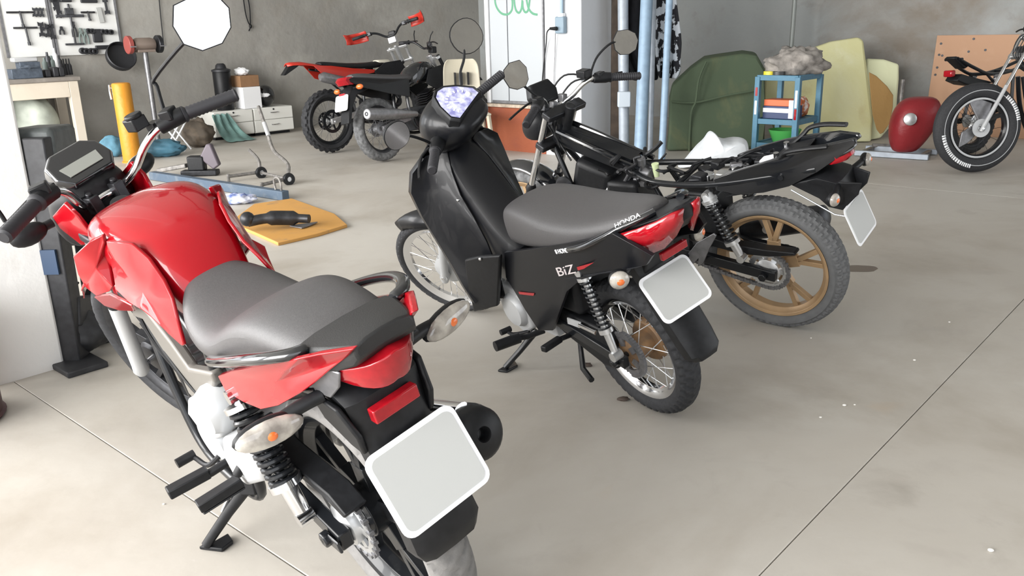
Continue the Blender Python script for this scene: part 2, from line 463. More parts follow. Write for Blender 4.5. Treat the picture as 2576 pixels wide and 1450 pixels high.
def spoked_wheel(B, name, c, R, w, rr, m_rim, m_tyre, kind='road', pitch=44, hub=0.055, hubw=0.09, nsp=36, st=False, m_hub=None, m_sp=None, tn=18, disc=None):
    c = Vector(c)
    rim = B.mb(st).lathe(rim_prof(rr, w*0.62), c, Yx, 64).build(name, m_rim, B.root)
    tyre(B.mb(st), c, R, w, rr, kind, pitch=pitch, n=tn).build('tyre', m_tyre, rim)
    h = B.mb(st).lathe([(0.0, -hubw/2), (hub*0.55, -hubw/2), (hub, -hubw/2+0.012), (hub, -hubw/2+0.02), (hub*0.72, -hubw/2+0.03), (hub*0.72, hubw/2-0.03), (hub, hubw/2-0.02), (hub, hubw/2-0.012), (hub*0.55, hubw/2), (0, hubw/2)], c, Yx, 28)
    h.build('hub', m_hub or M_alu, rim)
    sp = B.mb(st)
    for i in range(nsp):
        side = 1 if i % 2 else -1; cross = 1 if (i//2) % 2 else -1
        t = 2*PI*i/nsp; t2 = t+cross*0.62
        p0 = c+Vector((math.cos(t2)*hub*0.95, side*(hubw/2-0.016), math.sin(t2)*hub*0.95))
        p1 = c+Vector((math.cos(t)*(rr-0.014), side*0.006, math.sin(t)*(rr-0.014)))
        sp.cyl(p0, p1, 0.0017, n=5)
    stuff(sp.build('spokes', m_sp or M_chr, rim))
    return rim
def cast_wheel(B, name, c, R, w, rr, m_rim, m_tyre, kind='road', pitch=44, st=False, nsp=5, yw=True, tn=18, hub=0.06, hubw=0.1):
    c = Vector(c); mb = B.mb(st).lathe(rim_prof(rr, w*0.72), c, Yx, 72)
    mb.lathe([(0.0, -hubw/2), (hub*0.8, -hubw/2), (hub, -hubw/2+0.01), (hub, hubw/2-0.01), (hub*0.8, hubw/2), (0, hubw/2)], c, Yx, 28)
    r0 = hub*0.9; r1 = rr-0.018
    for i in range(nsp):
        t = 2*PI*i/nsp+0.35
        def P(r, dt, y): return c+Vector((math.cos(t+dt)*r, y, math.sin(t+dt)*r))
        if yw:
            rm = r0+(r1-r0)*0.3
            mb.beam(P(r0, 0, 0), P(rm+0.012, 0, 0), 0.05, 0.026, up=Yx)
            for sgn in (-1, 1): mb.beam(P(rm-0.004, 0, 0), P(r1, sgn*0.17, 0), 0.021, 0.024, up=Yx)
        else:
            mb.beam(P(r0, -0.1, 0), P(r1, 0.06, 0), 0.03, 0.026, up=Yx)
    rim = mb.build(name, m_rim, B.root, bevel=0.003)
    tyre(B.mb(st), c, R, w, rr, kind, pitch=pitch, n=tn).build('tyre', m_tyre, rim)
    return rim
def sprocket(mb, c, r, y, n=42, th=0.007, holes=6):
    c = Vector(c); pr = []
    for i in range(n*2):
        t = 2*PI*i/(n*2); rr = r if i % 2 else r-0.007
        pr.append((math.cos(t)*rr, math.sin(t)*rr))
    ri = r*0.72; k = n*2
    vs = []
    for yy in (y, y+th):
        vs += [c+Vector((a, yy, b)) for a, b in pr]
        vs += [c+Vector((math.cos(2*PI*i/k)*ri, yy, math.sin(2*PI*i/k)*ri)) for i in range(k)]
    fs = []
    for i in range(k):
        j = (i+1) % k
        fs += [(i, j, k+j, k+i), (2*k+j, 2*k+i, 3*k+i, 3*k+j), (i, 2*k+i, 2*k+j, j), (k+j, 3*k+j, 3*k+i, k+i)]
    mb.add(vs, fs)
    for i in range(holes):
        t = 2*PI*i/holes
        mb.beam(c+Vector((math.cos(t)*0.03, y+th/2, math.sin(t)*0.03)), c+Vector((math.cos(t)*(ri+0.004), y+th/2, math.sin(t)*(ri+0.004))), 0.024, th, up=Yx)
    return mb
def disc(mb, c, r, y, th=0.004, ri=0.62, holes=True):
    mb.lathe([(r*ri, y), (r, y), (r, y+th), (r*ri, y+th), (r*ri, y)], c, Yx, 48)
    for i in range(5):
        t = 2*PI*i/5; c = Vector(c)
        mb.beam(c+Vector((math.cos(t)*0.02, y+th/2, math.sin(t)*0.02)), c+Vector((math.cos(t)*(r*ri+0.005), y+th/2, math.sin(t)*(r*ri+0.005))), 0.02, th, up=Yx)
    return mb
def spring(B, p0, p1, r, wire, coils, m_s, m_b, m_low, parent, low=0.36, rod=0.012, name='shock_absorber', cover=None):
    """a shock absorber: damper body with eyes, a coil spring as sub-part"""
    p0, p1 = Vector(p0), Vector(p1); d = (p1-p0); Ln = d.length; d.normalize(); u, v = frame_of(d)
    a = p0+d*Ln*0.1; b = p0+d*Ln*(1-low)
    mb = MB().cyl(p0+d*0.01, b, rod, n=12).cyl(b, p1-d*0.015, r*0.62, r*0.55, 16)
    for q in (p0, p1): mb.cyl(q-Yx*0.018, q+Yx*0.018, 0.017, n=16)
    mb.cyl(a-d*0.012, a, r*1.08, n=20).cyl(b-d*0.004, b+d*0.012, r*1.1, n=20)
    s = mb.build(name, m_low, parent)
    pts = []; n = coils*14
    for i in range(n+1):
        t = 2*PI*i/14; pts.append(a+(b-a)*(i/n)+(u*math.cos(t)+v*math.sin(t))*(r-wire))
    MB().tube(pts, wire, 7).build('coil_spring', m_s, s)
    return s
def rrect(w, h, r, n=5):
    out = []
    for cx, cy, a0 in ((w/2-r, h/2-r, 0), (-w/2+r, h/2-r, 90), (-w/2+r, -h/2+r, 180), (w/2-r, -h/2+r, 270)):
        for i in range(n+1):
            t = (a0+90*i/n)*D2R; out.append((cx+r*math.cos(t), cy+r*math.sin(t)))
    return out
def plate(B, top, bot, w=0.2):
    """blank number plate: white border with a grey field, corners top/bottom (x, z)"""
    T = Vector((top[0], 0, top[1])); Bo = Vector((bot[0], 0, bot[1])); up = (T-Bo); h = up.length; up.normalize(); ac = Vector((0, -1, 0)); nn = up.cross(ac).normalized()
    if nn.x > 0: nn = -nn
    c = (T+Bo)/2
    o = MB().slab([c+ac*a+up*b for a, b in rrect(w, h, 0.022)], -nn*0.003).build('licence_plate', M_white, B.root, bevel=0.001)
    o['label'] = 'blank grey plate with white border'
    MB().slab([c+nn*0.0015+ac*a+up*b for a, b in rrect(w-0.02, h-0.02, 0.016)], -nn*0.002).build('plate_field', M_plate, o)
    return o, c, up, nn
def ribbed_grip(B, p0, p1, r=0.017, st=True, parent=None):
    p0, p1 = Vector(p0), Vector(p1); n = 14; pts = []; rs = []
    for i in range(n*2+1):
        pts.append(p0+(p1-p0)*(i/(n*2))); rs.append(r+(0.0012 if i % 2 else -0.0008))
    rs[0] = r+0.006; rs[1] = r+0.005; rs[-1] = r-0.004
    return B.mb(st).tube(pts, rs, 14).build('grip', M_grip, parent or B.root)
def indicator(B, c, ax, ln, r, stem, m_stem=None, st=False, face=(-1, 0, 0)):
    """turn signal: clear teardrop lens, black back, amber bulb inside, stalk"""
    c = Vector(c); ax = Vector(ax).normalized(); fc = Vector(face); fc = (fc-ax*fc.dot(ax)).normalized(); w = ax.cross(fc)
    R = Matrix((ax, w, fc)).transposed()
    s = B.mb(st); s.tube(smooth_pts(stem, 4), 0.013, 10); s.ball(c-fc*r*0.25, (ln*0.52, r*1.02, r*0.72), 18, 10, R)
    o = s.build('turn_signal', m_stem or M_blk, B.root)
    B.mb(st).ball(c+fc*r*0.12, (ln*0.5, r*0.95, r*0.62), 20, 12, R).build('lens', M_lens_c, o)
    B.mb(st).ball(c+fc*r*0.62, (r*0.42, r*0.36, r*0.2), 12, 8, R).build('bulb', M_amber, o)
    return o
def mirror_head(B, c, n, up, w, h, shape, stem, st=True, th=0.022):
    """mirror: shell with stem, glass as a sub-part; outline list of (a,b) in unit size"""
    c = Vector(c); n = Vector(n).normalized(); up = Vector(up); up = (up-n*up.dot(n)).normalized(); rt = up.cross(n)
    ring = lambda k, o: [c+rt*a*w/2*k+up*b*h/2*k+n*o for a, b in shape]
    s = B.mb(st).loft([ring(0.55, -th), ring(0.9, -th*0.75), ring(1.0, -th*0.2), ring(1.0, 0.003), ring(0.95, 0.003)], cap=True)
    s.tube(smooth_pts(stem, 4), 0.0055, 8)
    o = s.build('mirror', M_blk, B.root)
    g = B.mb(st).slab(ring(0.955, 0.0032), n*0.0012).build('mirror_glass', M_mirror, o, smooth=0)
    return o
def to_cam(B, p, yaw=0.0, tilt=0.0, st=True):
    """mirror normal: looks back past the photographer, turned by yaw and tilt (degrees)"""
    p = Vector(p); w = B.mw @ (B.st @ p) if st else B.mw @ p
    n = (CO-w).normalized(); n = Matrix.Rotation(yaw*D2R, 3, 'Z') @ n; n.z += math.sin(tilt*D2R)
    n = B.inv.to_3x3() @ n
    return B.sti.to_3x3() @ n if st else n
def cable(B, pts, r=0.0035, m=None, st=False, name='cable', parent=None):
    return B.mb(st).tube(smooth_pts(pts, 6), r, 6).build(name, m or M_blk, parent or B.root)
def poly_round(n, p=2.0, sx=1.0, sy=1.0):
    out = []
    for i in range(n):
        t = 2*PI*i/n; c, s_ = math.cos(t), math.sin(t)
        out.append((sx*math.copysign(abs(c)**(2/p), c), sy*math.copysign(abs(s_)**(2/p), s_)))
    return out
def panel(B, poly, th, name, m, parent=None, bevel=0.003, st=False, both=False, bulge=0.0):
    """thick plate through 3D outline points, fan from a slightly bulged centre; both = mirrored twin as its own part"""
    poly = [Vector(p) for p in poly]; c = sum(poly, Vector())/len(poly)
    n = Vector()
    for i in range(len(poly)): n += (poly[i]-c).cross(poly[(i+1) % len(poly)]-c)
    n.normalize()
    if n.y < 0: n = -n
    out = []
    for sg in ((1, -1) if both else (1,)):
        mb = B.mb(st); k = len(poly); mid = [c+(p-c)*0.55+n*bulge*0.8 for p in poly]
        vs = poly+mid+[c+n*bulge]; vs += [p-n*th for p in vs]
        if sg < 0: vs = [Vector((p.x, -p.y, p.z)) for p in vs]
        h = 2*k+1; fs = []
        for i in range(k):
            j = (i+1) % k
            fs += [(i, j, k+j, k+i), (k+i, k+j, 2*k), (h+j, h+i, h+k+i, h+k+j), (h+k+j, h+k+i, h+2*k), (j, i, h+i, h+j)]
        mb.add(vs, fs); out.append(mb.build(name, m, parent or B.root, bevel=bevel))
    return out
# ================================================================== red street motorcycle
def build_cg():
    B = Bike('motorcycle', 'red motorcycle with grey seat and blank plate beside the white pillar', -.247, 1.698, 129.83, 15.8, 1.315, .09, 25.5, 14.5)
    R = B.root
    # wheels
    rw = cast_wheel(B, 'rear_wheel', (0, 0, .305), .305, .1, .234, M_blkm, mat('grey_worn_rubber', (.17, .165, .16), .8, bump=.1, scale=60, var=.08), 'road', 40, tn=22)
    sp = MB(); sprocket(sp, (0, 0, .305), .092, .062); sp.lathe([(0, .05), (.05, .05), (.05, .085), (.03, .095), (0, .095)], (0, 0, .305), Yx, 20)
    sp.build('sprocket', M_alu, rw)
    MB().lathe([(0, -.045), (.075, -.045), (.08, -.06), (.078, -.085), (.03, -.095), (0, -.095)], (0, 0, .305), Yx, 32).build('brake_drum', M_grey, rw)
    fw = cast_wheel(B, 'front_wheel', (1.315, 0, .306), .306, .082, .236, M_dk, M_rub, 'road', 44, st=True)
    disc(B.mb(True), (1.315, 0, .306), .118, -.062).build('brake_disc', M_grey, fw)
    # front fork
    ax = B.axis; off = Vector((1.315, 0, .306))
    for s in (1, -1):
        e = off+Vector((0, s*.096, 0))
        lo = B.mb(True).tube([e-ax*.028, e-ax*.01, e+ax*.02, e+ax*.30, e+ax*.31], [.018, .026, .024, .0235, .021], 18)
        lo.cyl(e-Yx*.02, e+Yx*.02, .017, n=14)
        f = lo.build('fork_leg', M_alup, R, bevel=.001)
        B.mb(True).cyl(e+ax*.30, e+ax*.61, .0155, n=14).build('stanchion', M_chr, f)
        B.mb(True).tube([e+ax*.3, e+ax*.312, e+ax*.33], [.024, .025, .019], 14).build('dust_seal', M_blk, f)
    B.mb(True).cyl(off-Yx*.11, off+Yx*.11, .009, n=12).build('front_axle', M_chr, R)
    t = B.mb(True)
    for k in (.44, .585): t.beam(off+ax*k-Yx*.12+Vector((-.02, 0, 0)), off+ax*k+Yx*.12+Vector((-.02, 0, 0)), .05, .028, up=ax)
    t.cyl(off+ax*.42+Vector((-.055, 0, 0)), off+ax*.61+Vector((-.055, 0, 0)), .024, n=16)
    t.build('triple_clamp', M_dk, R, bevel=.006)
    # front fender (red)
    rows = []
    for i in range(15):
        a = (150-105*i/14)*D2R; r = .335; hw = .058 if 1 < i < 13 else .045
        q = []
        for j in range(9):
            b = -1+2*j/8; q.append(Vector((1.315+math.cos(a)*(r-.028*b*b), hw*b, .306+math.sin(a)*(r-.028*b*b))))
        rows.append(q)
    B.mb(True).sheet(rows).build('front_fender', M_red, R, solid=.004)
    # handlebar
    half = [(1.055, .0, .905), (1.05, .055, .905), (1.0, .09, .935), (.945, .125, .99), (.905, .165, 1.02), (.872, .22, 1.027), (.83, .29, 1.024), (.795, .352, 1.02)]
    hb = smooth_pts([(x, -y, z) for x, y, z in half[::-1]]+[h for h in half[1:]], 5)
    B.mb(True).tube(hb, .011, 12).build('handlebar', M_chr, R)
    cl = B.mb(True)
    for s in (-1, 1): cl.box((1.05, s*.04, .9), (.045, .03, .05)); cl.cyl((1.05, s*.04, .92), (1.045, s*.04, .935), .009, n=10)
    cl.build('bar_clamp', M_dk, R, bevel=.005)
    for s in (-1, 1):
        ribbed_grip(B, (.866, s*.228, 1.028), (.79, s*.362, 1.019), .0175)
        h = B.mb(True); h.tube([(.905, s*.165, 1.021), (.875, s*.216, 1.029), (.865, s*.232, 1.029)], [.02, .024, .021], 12)
        h.box((.885, s*.20, 1.045), (.035, .045, .03), Matrix.Rotation(-s*.5, 3, 'Z'))
        h.build('switch_housing', M_blk, R, bevel=.004)
        lv = B.mb(True); lv.tube(smooth_pts([(.94, s*.16, 1.03), (.95, s*.2, 1.025), (.925, s*.27, 1.015), (.875, s*.345, 1.012), (.86, s*.372, 1.014)], 4), .0065, 8, flat=.7)
        lv.box((.925, s*.168, 1.028), (.04, .03, .022)).build('brake_lever' if s < 0 else 'clutch_lever', M_blk, R, bevel=.003)
    B.mb(True).box((.935, -.13, 1.055), (.05, .045, .035)).cyl((.93, -.13, 1.07), (.93, -.13, 1.082), .024, n=16).build('brake_reservoir', M_blk, R, bevel=.004)
    # mirrors
    octo = [(-.62, 1), (.35, 1), (.86, .62), (1, .05), (.72, -.62), (.18, -1), (-.55, -.92), (-1, -.4), (-1, .35)]
    for s in (1, -1):
        y0, y1 = -.245*s, -.315*s
        a, b, c, d = [B.loc(px, py, y=yy, st=True) for px, py, yy in ((412, 275, -.235), (389, 207, -.25), (466, 104, -.29), (513, 55, -.315))]
        f = lambda p: Vector((p.x, p.y*s+(.05 if s < 0 else 0), p.z))
        sh = octo if s > 0 else [(-x, y) for x, y in octo[::-1]]
        mirror_head(B, f(d), to_cam(B, f(d)) if s > 0 else (-.86, .38*s, -.02), (0.12, 0, 1), .148, .132, sh, [f(a)-Vector((0, 0, .04)), f(a), f(b)-Vector((0, 0, .012)), f(b)+Vector((-.012, 0, .012)), f(c), f(d)+Vector((.012, 0, -.02))])
    # instrument cluster and headlight cowl
    e = basis((1.105, -.014, .99), (0, -1, 0), (.74, 0, .67))
    cb = B.mb(True)
    oc = [(-.075, -.06), (.075, -.06), (.108, -.01), (.1, .055), (.06, .09), (-.06, .09), (-.1, .055), (-.108, -.01)]
    cb.loft([[e @ Vector((a*k*.86, b*k*.82, h)) for a, b in oc] for k, h in ((.7, -.055), (1, -.03), (1, .0), (.93, .012))])
    ins = cb.build('instrument_cluster', M_blkg, R, bevel=.004)
    B.mb(True).slab([e @ Vector((a, b, .0125)) for a, b in ((-.055, -.022), (.05, -.022), (.056, .014), (-.062, .014))], e.to_3x3() @ Vector((0, 0, .003))).build('display', mat('lcd_grey', (.22, .23, .21), .15, coat=.8), ins)
    cw = B.mb(True); prs = []
    for x, hw, z0, z1 in ((1.07, .085, .80, .95), (1.13, .115, .77, .985), (1.19, .12, .76, .98), (1.245, .095, .78, .93), (1.268, .05, .82, .88)):
        prs.append([Vector((x-.08*(q[1] > 0)*.3, q[0]*hw, (z0+z1)/2+q[1]*(z1-z0)/2)) for q in poly_round(16, 3.2)])
    hl = cw.loft(prs).build('headlight_cowl', M_blk, R, sub=1)
    B.mb(True).ball((1.255, 0, .855), (.02, .075, .045), 16, 10).build('headlight_lens', M_lens_c, hl)
    ear = B.L([(160, 512, .115), (194, 545, .115), (225, 585, .112), (232, 615, .105), (205, 618, .105), (150, 575, .118), (131, 545, .12)], st=True)
    panel(B, ear, .012, 'cowl_side', M_red, st=True, both=True, bulge=.006)
    for s in (1, -1):
        c = B.loc(70, 590, y=.19, st=True); c = Vector((c.x, c.y*s, c.z)); m = B.loc(132, 560, y=.12, st=True); m = Vector((m.x, m.y*s, m.z))
        indicator(B, c, c-m, .1, .03, [m, (c+m)/2, c], st=True, face=(1, 0, 0))
    # frame
    fr = MB(); head = Vector((1.02, 0, .83))
    for s in (1, -1):
        fr.tube(smooth_pts([(.98, 0.03*s, .84), (.8, s*.06, .80), (.55, s*.08, .70), (.35, s*.10, .66), (.1, s*.1, .69), (-.2, s*.085, .74)], 5), .016, 10)
        fr.tube(smooth_pts([(1.03, s*.03, .76), (.92, s*.09, .55), (.84, s*.12, .32), (.75, s*.13, .2), (.5, s*.13, .19), (.4, s*.12, .24), (.38, s*.11, .5), (.36, s*.1, .66)], 5), .014, 10)
    fr.cyl((1.055, 0, .74), (.985, 0, .885), .03, n=16)
    fr.build('frame', M_blkm, R)
    tr = B.L([(328, 775, .13), (351, 770, .13), (365, 784, .13), (400, 830, .13), (426, 865, .13), (470, 929, .128), (528, 940, .125), (539, 966, .125), (533, 1013, .125), (554, 1077, .125), (545, 1097, .125), (513, 1033, .125), (473, 990, .125), (458, 955, .128), (426, 909, .13), (389, 851, .13), (360, 807, .13), (334, 798, .13)])
    for sg in (1, -1):
        MB().slab([(p.x, p.y*sg, p.z) for p in tr], (0, -.03*sg, 0)).build('frame_cover', M_beige, R, bevel=.008, seg=3)
    # engine
    en = MB(); en.box((.56, 0, .33), (.27, .2, .18)); en.box((.42, 0, .36), (.2, .22, .15))
    for i in range(8):
        k = i*.022; en.box((.655+k*.35, 0, .44+k*.9), (.15-.003*i, .16, .011), Matrix.Rotation(-.35, 3, 'Y'))
    en.cyl((.66, 0, .40), (.74, 0, .63), .055, n=18); en.box((.735, 0, .635), (.13, .12, .05), Matrix.Rotation(-.35, 3, 'Y'))
    eo = en.build('engine', M_alup, R, bevel=.008)
    MB().lathe([(0, .105), (.085, .105), (.088, .118), (.078, .145), (.05, .155), (0, .156)], (.56, 0, .34), Yx, 36).build('generator_cover', M_alup, eo)
    a = B.loc(515, 1045, y=.165); b = B.loc(612, 1165, y=.165)
    MB().lathe([(0, .1), (.062, .1), (.064, .14), (.05, .168), (0, .17)], (a.x, 0, a.z), Yx, 32).build('side_cover', M_alup, eo)
    MB().slab(B.L([(555, 1105, .165), (590, 1100, .165), (625, 1135, .165), (655, 1180, .16), (662, 1215, .155), (622, 1225, .155), (585, 1195, .16), (560, 1150, .165)]), (0, -.06, 0)).build('sprocket_cover', M_alup, eo, bevel=.012, seg=3)
    MB().slab(B.L([(470, 1005, .14), (500, 1010, .15), (540, 1060, .15), (555, 1105, .15), (530, 1112, .15), (495, 1080, .15), (470, 1040, .14)]), (0, -.05, 0)).build('cylinder_cover', M_alup, eo, bevel=.01, seg=3)
    MB().box((.98, 0, .37), (.04, .14, .22)).build('front_apron', M_blk, R, bevel=.01)
    cable(B, [(.98, .05, .8), (.82, .12, .62), (.7, .12, .5), (.62, .1, .42)], .005)
    cable(B, [(.95, -.02, .82), (.8, .11, .66), (.62, .13, .52), (.5, .12, .44)], .004)
    B2 = MB().tube(smooth_pts([(.74, 0, .6), (.86, -.05, .55), (.88, -.08, .4), (.8, -.12, .24), (.6, -.14, .22), (.38, -.16, .26), (.25, -.17, .3)], 5), .019, 12)
    ex = B2.build('exhaust_pipe', M_dk, R)
    m0 = B.loc(1213, 1093, y=-.18); m1 = Vector((.36, -.165, .28)); dd = (m1-m0).normalized()
    MB().tube([m0+dd*.012, m0+dd*.04, m0+dd*.3, m0+dd*.42, m1], [.056, .062, .062, .05, .022], 28).build('muffler', M_blkm, R)
    mu = MB().lathe([(0, 0), (.013, 0), (.013, -.014), (.017, -.02), (.045, -.016), (.056, -.004), (.06, .02)], m0+dd*.012, dd, 32).build('muffler_cap', M_blk, R)
    MB().tube([m0+dd*.05+Vector((0, .0, .066)), m0+dd*.22+Vector((0, 0, .07))], .016, 10, flat=.5).build('heat_shield', M_chr, R)
    # swingarm, chain guard, chain, shocks
    sw = MB()
    for s in (1, -1): sw.beam((-.045, s*.105, .305), (.46, s*.095, .36), .03, .046)
    sw.cyl((.46, -.11, .36), (.46, .11, .36), .025, n=14); sw.cyl((0, -.14, .305), (0, .14, .305), .011, n=12)
    for s in (1, -1): sw.cyl((0, s*.12, .305), (0, s*.14, .305), .019, n=6); sw.box((-.03, s*.126, .305), (.05, .008, .03))
    sw.build('swingarm', M_blkm, R, bevel=.004)
    cg = [(.30, .47), (.18, .435), (.06, .425), (-.03, .42), (-.085, .39), (-.07, .375), (.0, .395), (.1, .40), (.22, .41), (.3, .42)]
    MB().slab([(x, .1, z) for x, z in cg], (0, -.055, 0)).build('chain_guard', M_blk, R, bevel=.004)
    inn = [Vector((x, y, z)) for x, y, z in ((.33, .085, .50), (.2, .09, .47), (.33, .09, .36), (.45, .085, .38))]
    ch = MB(); n = 84
    for i in range(n):
        f = i/n; Lc = .46
        if f < .38: t = f/.38; p = Vector((Lc*(1-t), .066, .36+.032*(1-t)+(.305+.085-.36)*t+.0*(1-t)))
        elif f < .62: t = (f-.38)/.24; a = (90+180*t)*D2R; p = Vector((math.cos(a)*.088, .066, .305+math.sin(a)*.088))
        else: t = (f-.62)/.38; p = Vector((Lc*t, .066, (.305-.088)*(1-t)+.325*t-.012*math.sin(PI*t)))
        ch.box(p, (.014, .012, .008) if i % 2 else (.012, .006, .012))
    stuff(ch.build('chain', M_grey, R))
    for s in (1, -1):
        so = spring(B, (.165, s*.135, .625), (.062, s*.135, .338), .034, .0064, 11, M_blkm, M_blk, M_chr, R, low=.3)
    # seat
    S = [(.475, .80, .045, .725), (.45, .803, .08, .705), (.41, .79, .108, .688), (.36, .772, .128, .676), (.29, .755, .14, .67), (.21, .76, .14, .68), (.14, .795, .134, .695), (.06, .832, .128, .712), (-.02, .848, .12, .735), (-.1, .848, .112, .758), (-.17, .842, .103, .778), (-.215, .83, .092, .79), (-.228, .812, .08, .795)]
    rings = []
    for x, zt, hw, zb in S:
        rings.append(sym([(0, zt), (hw*.5, zt-.003), (hw*.82, zt-.014), (hw*.98, zt-.035), (hw, (zt*.35+zb*.65)), (hw*.9, zb), (0, zb)], x))
    MB().loft(rings).build('seat', M_seat, R, sub=2)
    # tank
    T = [(.40, .735, .07), (.43, .79, .085), (.47, .845, .098), (.51, .885, .11), (.56, .908, .122), (.62, .927, .142), (.69, .94, .154), (.77, .945, .157), (.85, .93, .14), (.905, .90, .11), (.925, .875, .07)]
    rings = []
    for x, zt, hw in T:
        zb = .68+.12*max(0, x-.62)
        rings.append(sym([(0, zt), (hw*.4, zt-.003), (hw*.8, zt-.014), (hw*1.0, zt-.045), (hw, zt-.1), (hw*.9, max(zb+.01, zt-.16)), (hw*.6, zb), (0, zb)], x))
    tk = MB().loft(rings).build('fuel_tank', M_red, R, sub=2)
    # side shrouds
    front = B.L([(258, 592, .142), (225, 608, .17), (183, 646, .204), (196, 692, .21), (214, 724, .205), (242, 746, .2), (275, 735, .174), (284, 722, .167), (278, 680, .152), (266, 640, .146), (262, 612, .146)])
    panel(B, front, .012, 'tank_shroud', M_red, both=True, bulge=.004)
    rear = B.L([(266, 606, .146), (330, 612, .114), (372, 650, .104), (410, 705, .104), (432, 752, .112), (446, 810, .126), (462, 868, .136), (458, 872, .138), (420, 838, .146), (380, 800, .156), (352, 778, .165), (325, 762, .166), (290, 728, .168), (284, 690, .154), (272, 640, .146)])
    panel(B, rear, .009, 'tank_side_panel', M_red, both=True, bulge=.004)
    low = B.L([(236, 748, .17), (275, 742, .17), (330, 770, .165), (338, 784, .155), (300, 782, .155), (262, 770, .162)])
    panel(B, low, .01, 'lower_shroud', M_red, both=True)
    # red rear side panels
    sp_ = B.L([(547, 948, .142), (580, 935, .142), (640, 922, .137), (700, 912, .128), (745, 905, .122), (800, 893, .1), (888, 880, .066), (872, 900, .069), (832, 930, .086), (795, 962, .102), (757, 990, .119), (735, 1003, .125), (700, 1022, .132), (655, 1031, .14), (610, 1012, .143), (566, 985, .143)])
    panel(B, sp_, .014, 'side_panel', M_red, both=True, bulge=.008)
    MB().slab([(.3, .1, .66), (.16, .11, .70), (-.05, .1, .75), (-.2, .085, .79), (-.22, .07, .74), (-.05, .09, .66), (.1, .1, .6), (.3, .1, .55)], (0, -.2, 0)).build('inner_tray', M_blk, R, bevel=.01)
    # grab rails
    for s in (1, -1):
        gp = [(.17, .148, .72), (.10, .158, .745), (.0, .165, .782), (-.1, .16, .815), (-.17, .145, .832), (-.215, .118, .838), (-.225, .09, .836)]
        MB().tube(smooth_pts([(x, y*s, z) for x, y, z in gp], 5), [.009]+[.014]*29+[.012], 12, flat=.75, upv=(0, 1, 0)).build('grab_rail', M_blkg, R)
    # tail cowl, light
    C = [(-.19, .102, .836, .79), (-.225, .1, .842, .792), (-.28, .083, .85, .80), (-.325, .066, .857, .815), (-.338, .058, .857, .83)]
    rings = [sym([(0, zt+.004), (hw*.55, zt+.002), (hw*.93, zt-.004), (hw, zt-.016), (hw*.97, zb), (0, zb)], x) for x, hw, zt, zb in C]
    tc = MB().loft(rings).build('tail_cowl', mat('textured_grey_plastic', (.014, .014, .0145), .5, bump=.1, scale=120), R, bevel=.004)
    lens = []
    for i in range(17):
        b = -1+2*i/16; y = b*.08; x = -.352+.085*abs(b)**2.2; k = 1-.75*abs(b)**2.4
        zt = .822-.02*abs(b); zb = zt-.062*k-.006
        lens.append([Vector((x+.02, y, zt)), Vector((x, y, zt-.004)), Vector((x+.004, y, (zt+zb)/2)), Vector((x+.022, y, zb)), Vector((x+.05, y, zb)), Vector((x+.05, y, zt))])
    tl = MB().loft(lens).build('tail_light', M_lens_r, R, bevel=.002)
    for s in (1, -1):
        panel(B, [(-.2, .095*s, .80), (-.268, .084*s, .805), (-.29, .078*s, .80), (-.27, .08*s, .765), (-.235, .088*s, .735), (-.18, .1*s, .74)], .006*s, 'tail_trim', M_grey)
    # rear fender and plate holder
    F = [(-.05, .70, .085), (-.15, .73, .085), (-.225, .745, .08), (-.262, .715, .075), (-.266, .66, .07), (-.272, .6, .066), (-.29, .52, .066), (-.312, .45, .07), (-.322, .4, .072), (-.318, .37, .06)]
    rows = []
    for x, z, hw in F:
        rows.append([Vector((x+.05, hw, z-.012)), Vector((x+.012, hw, z-.002)), Vector((x, hw*.75, z)), Vector((x-.004, 0, z+.002)), Vector((x, -hw*.75, z)), Vector((x+.012, -hw, z-.002)), Vector((x+.05, -hw, z-.012))])
    MB().sheet(rows).build('rear_fender', M_blk, R, solid=.006, bevel=.002)
    rb = MB().slab([(-.268, y, z) for y, z in ((.048, .70), (-.048, .70), (-.048, .672), (.048, .672))], (-.022, 0, 0)).build('reflector', M_lens_r, R, bevel=.003)
    arm = MB()
    for s in (1, -1): arm.slab([(-.17, s*.1, .735), (-.25, s*.095, .72), (-.275, s*.085, .66), (-.262, s*.08, .615), (-.235, s*.085, .63), (-.19, s*.097, .68)], (0, -s*.012, 0))
    arm.build('fender_bracket', M_blk, R, bevel=.004)
    plate(B, (-.288, .627), (-.36, .478))
    for s in (1, -1):
        indicator(B, (-.2, s*.196, .722), (.12, s, .1), .122, .026, [(-.21, s*.09, .735), (-.2, s*.13, .733), (-.19, s*.17, .725)])
    # footpegs, stand, gear lever
    for s in (1, -1):
        pg = MB().tube([(.49, s*.13, .30), (.50, s*.19, .293), (.505, s*.21, .292)], .012, 10)
        pg.beam((.505, s*.195, .296), (.513, s*.30, .30), .034, .026)
        pg.build('footpeg', M_blk, R, bevel=.006)
        pg = MB().tube([(.33, s*.12, .40), (.335, s*.155, .36), (.34, s*.17, .345)], .012, 10)
        pg.beam((.345, s*.165, .325), (.355, s*.275, .32), .034, .024); pg.beam((.345, s*.165, .308), (.355, s*.272, .303), .03, .006)
        pg.build('passenger_footpeg', M_blk, R, bevel=.005)
    gl = MB().tube(smooth_pts([(.52, .15, .31), (.56, .18, .28), (.62, .19, .285), (.63, .2, .29)], 4), .007, 8); gl.cyl((.63, .185, .29), (.63, .235, .292), .013, n=12)
    gl.build('gear_lever', M_blk, R)
    f0 = B.inv @ atz(525, 1383); f0.z += .006
    top = Vector((.44, .125, .245)); sd = MB().tube([top, (top+f0*1)/2+Vector((.01, 0, 0)), f0+Vector((.0, 0, .01))], [.018, .014, .013], 12)
    sd.build('side_stand', M_blk, R)
    fp = B.inv.to_3x3()
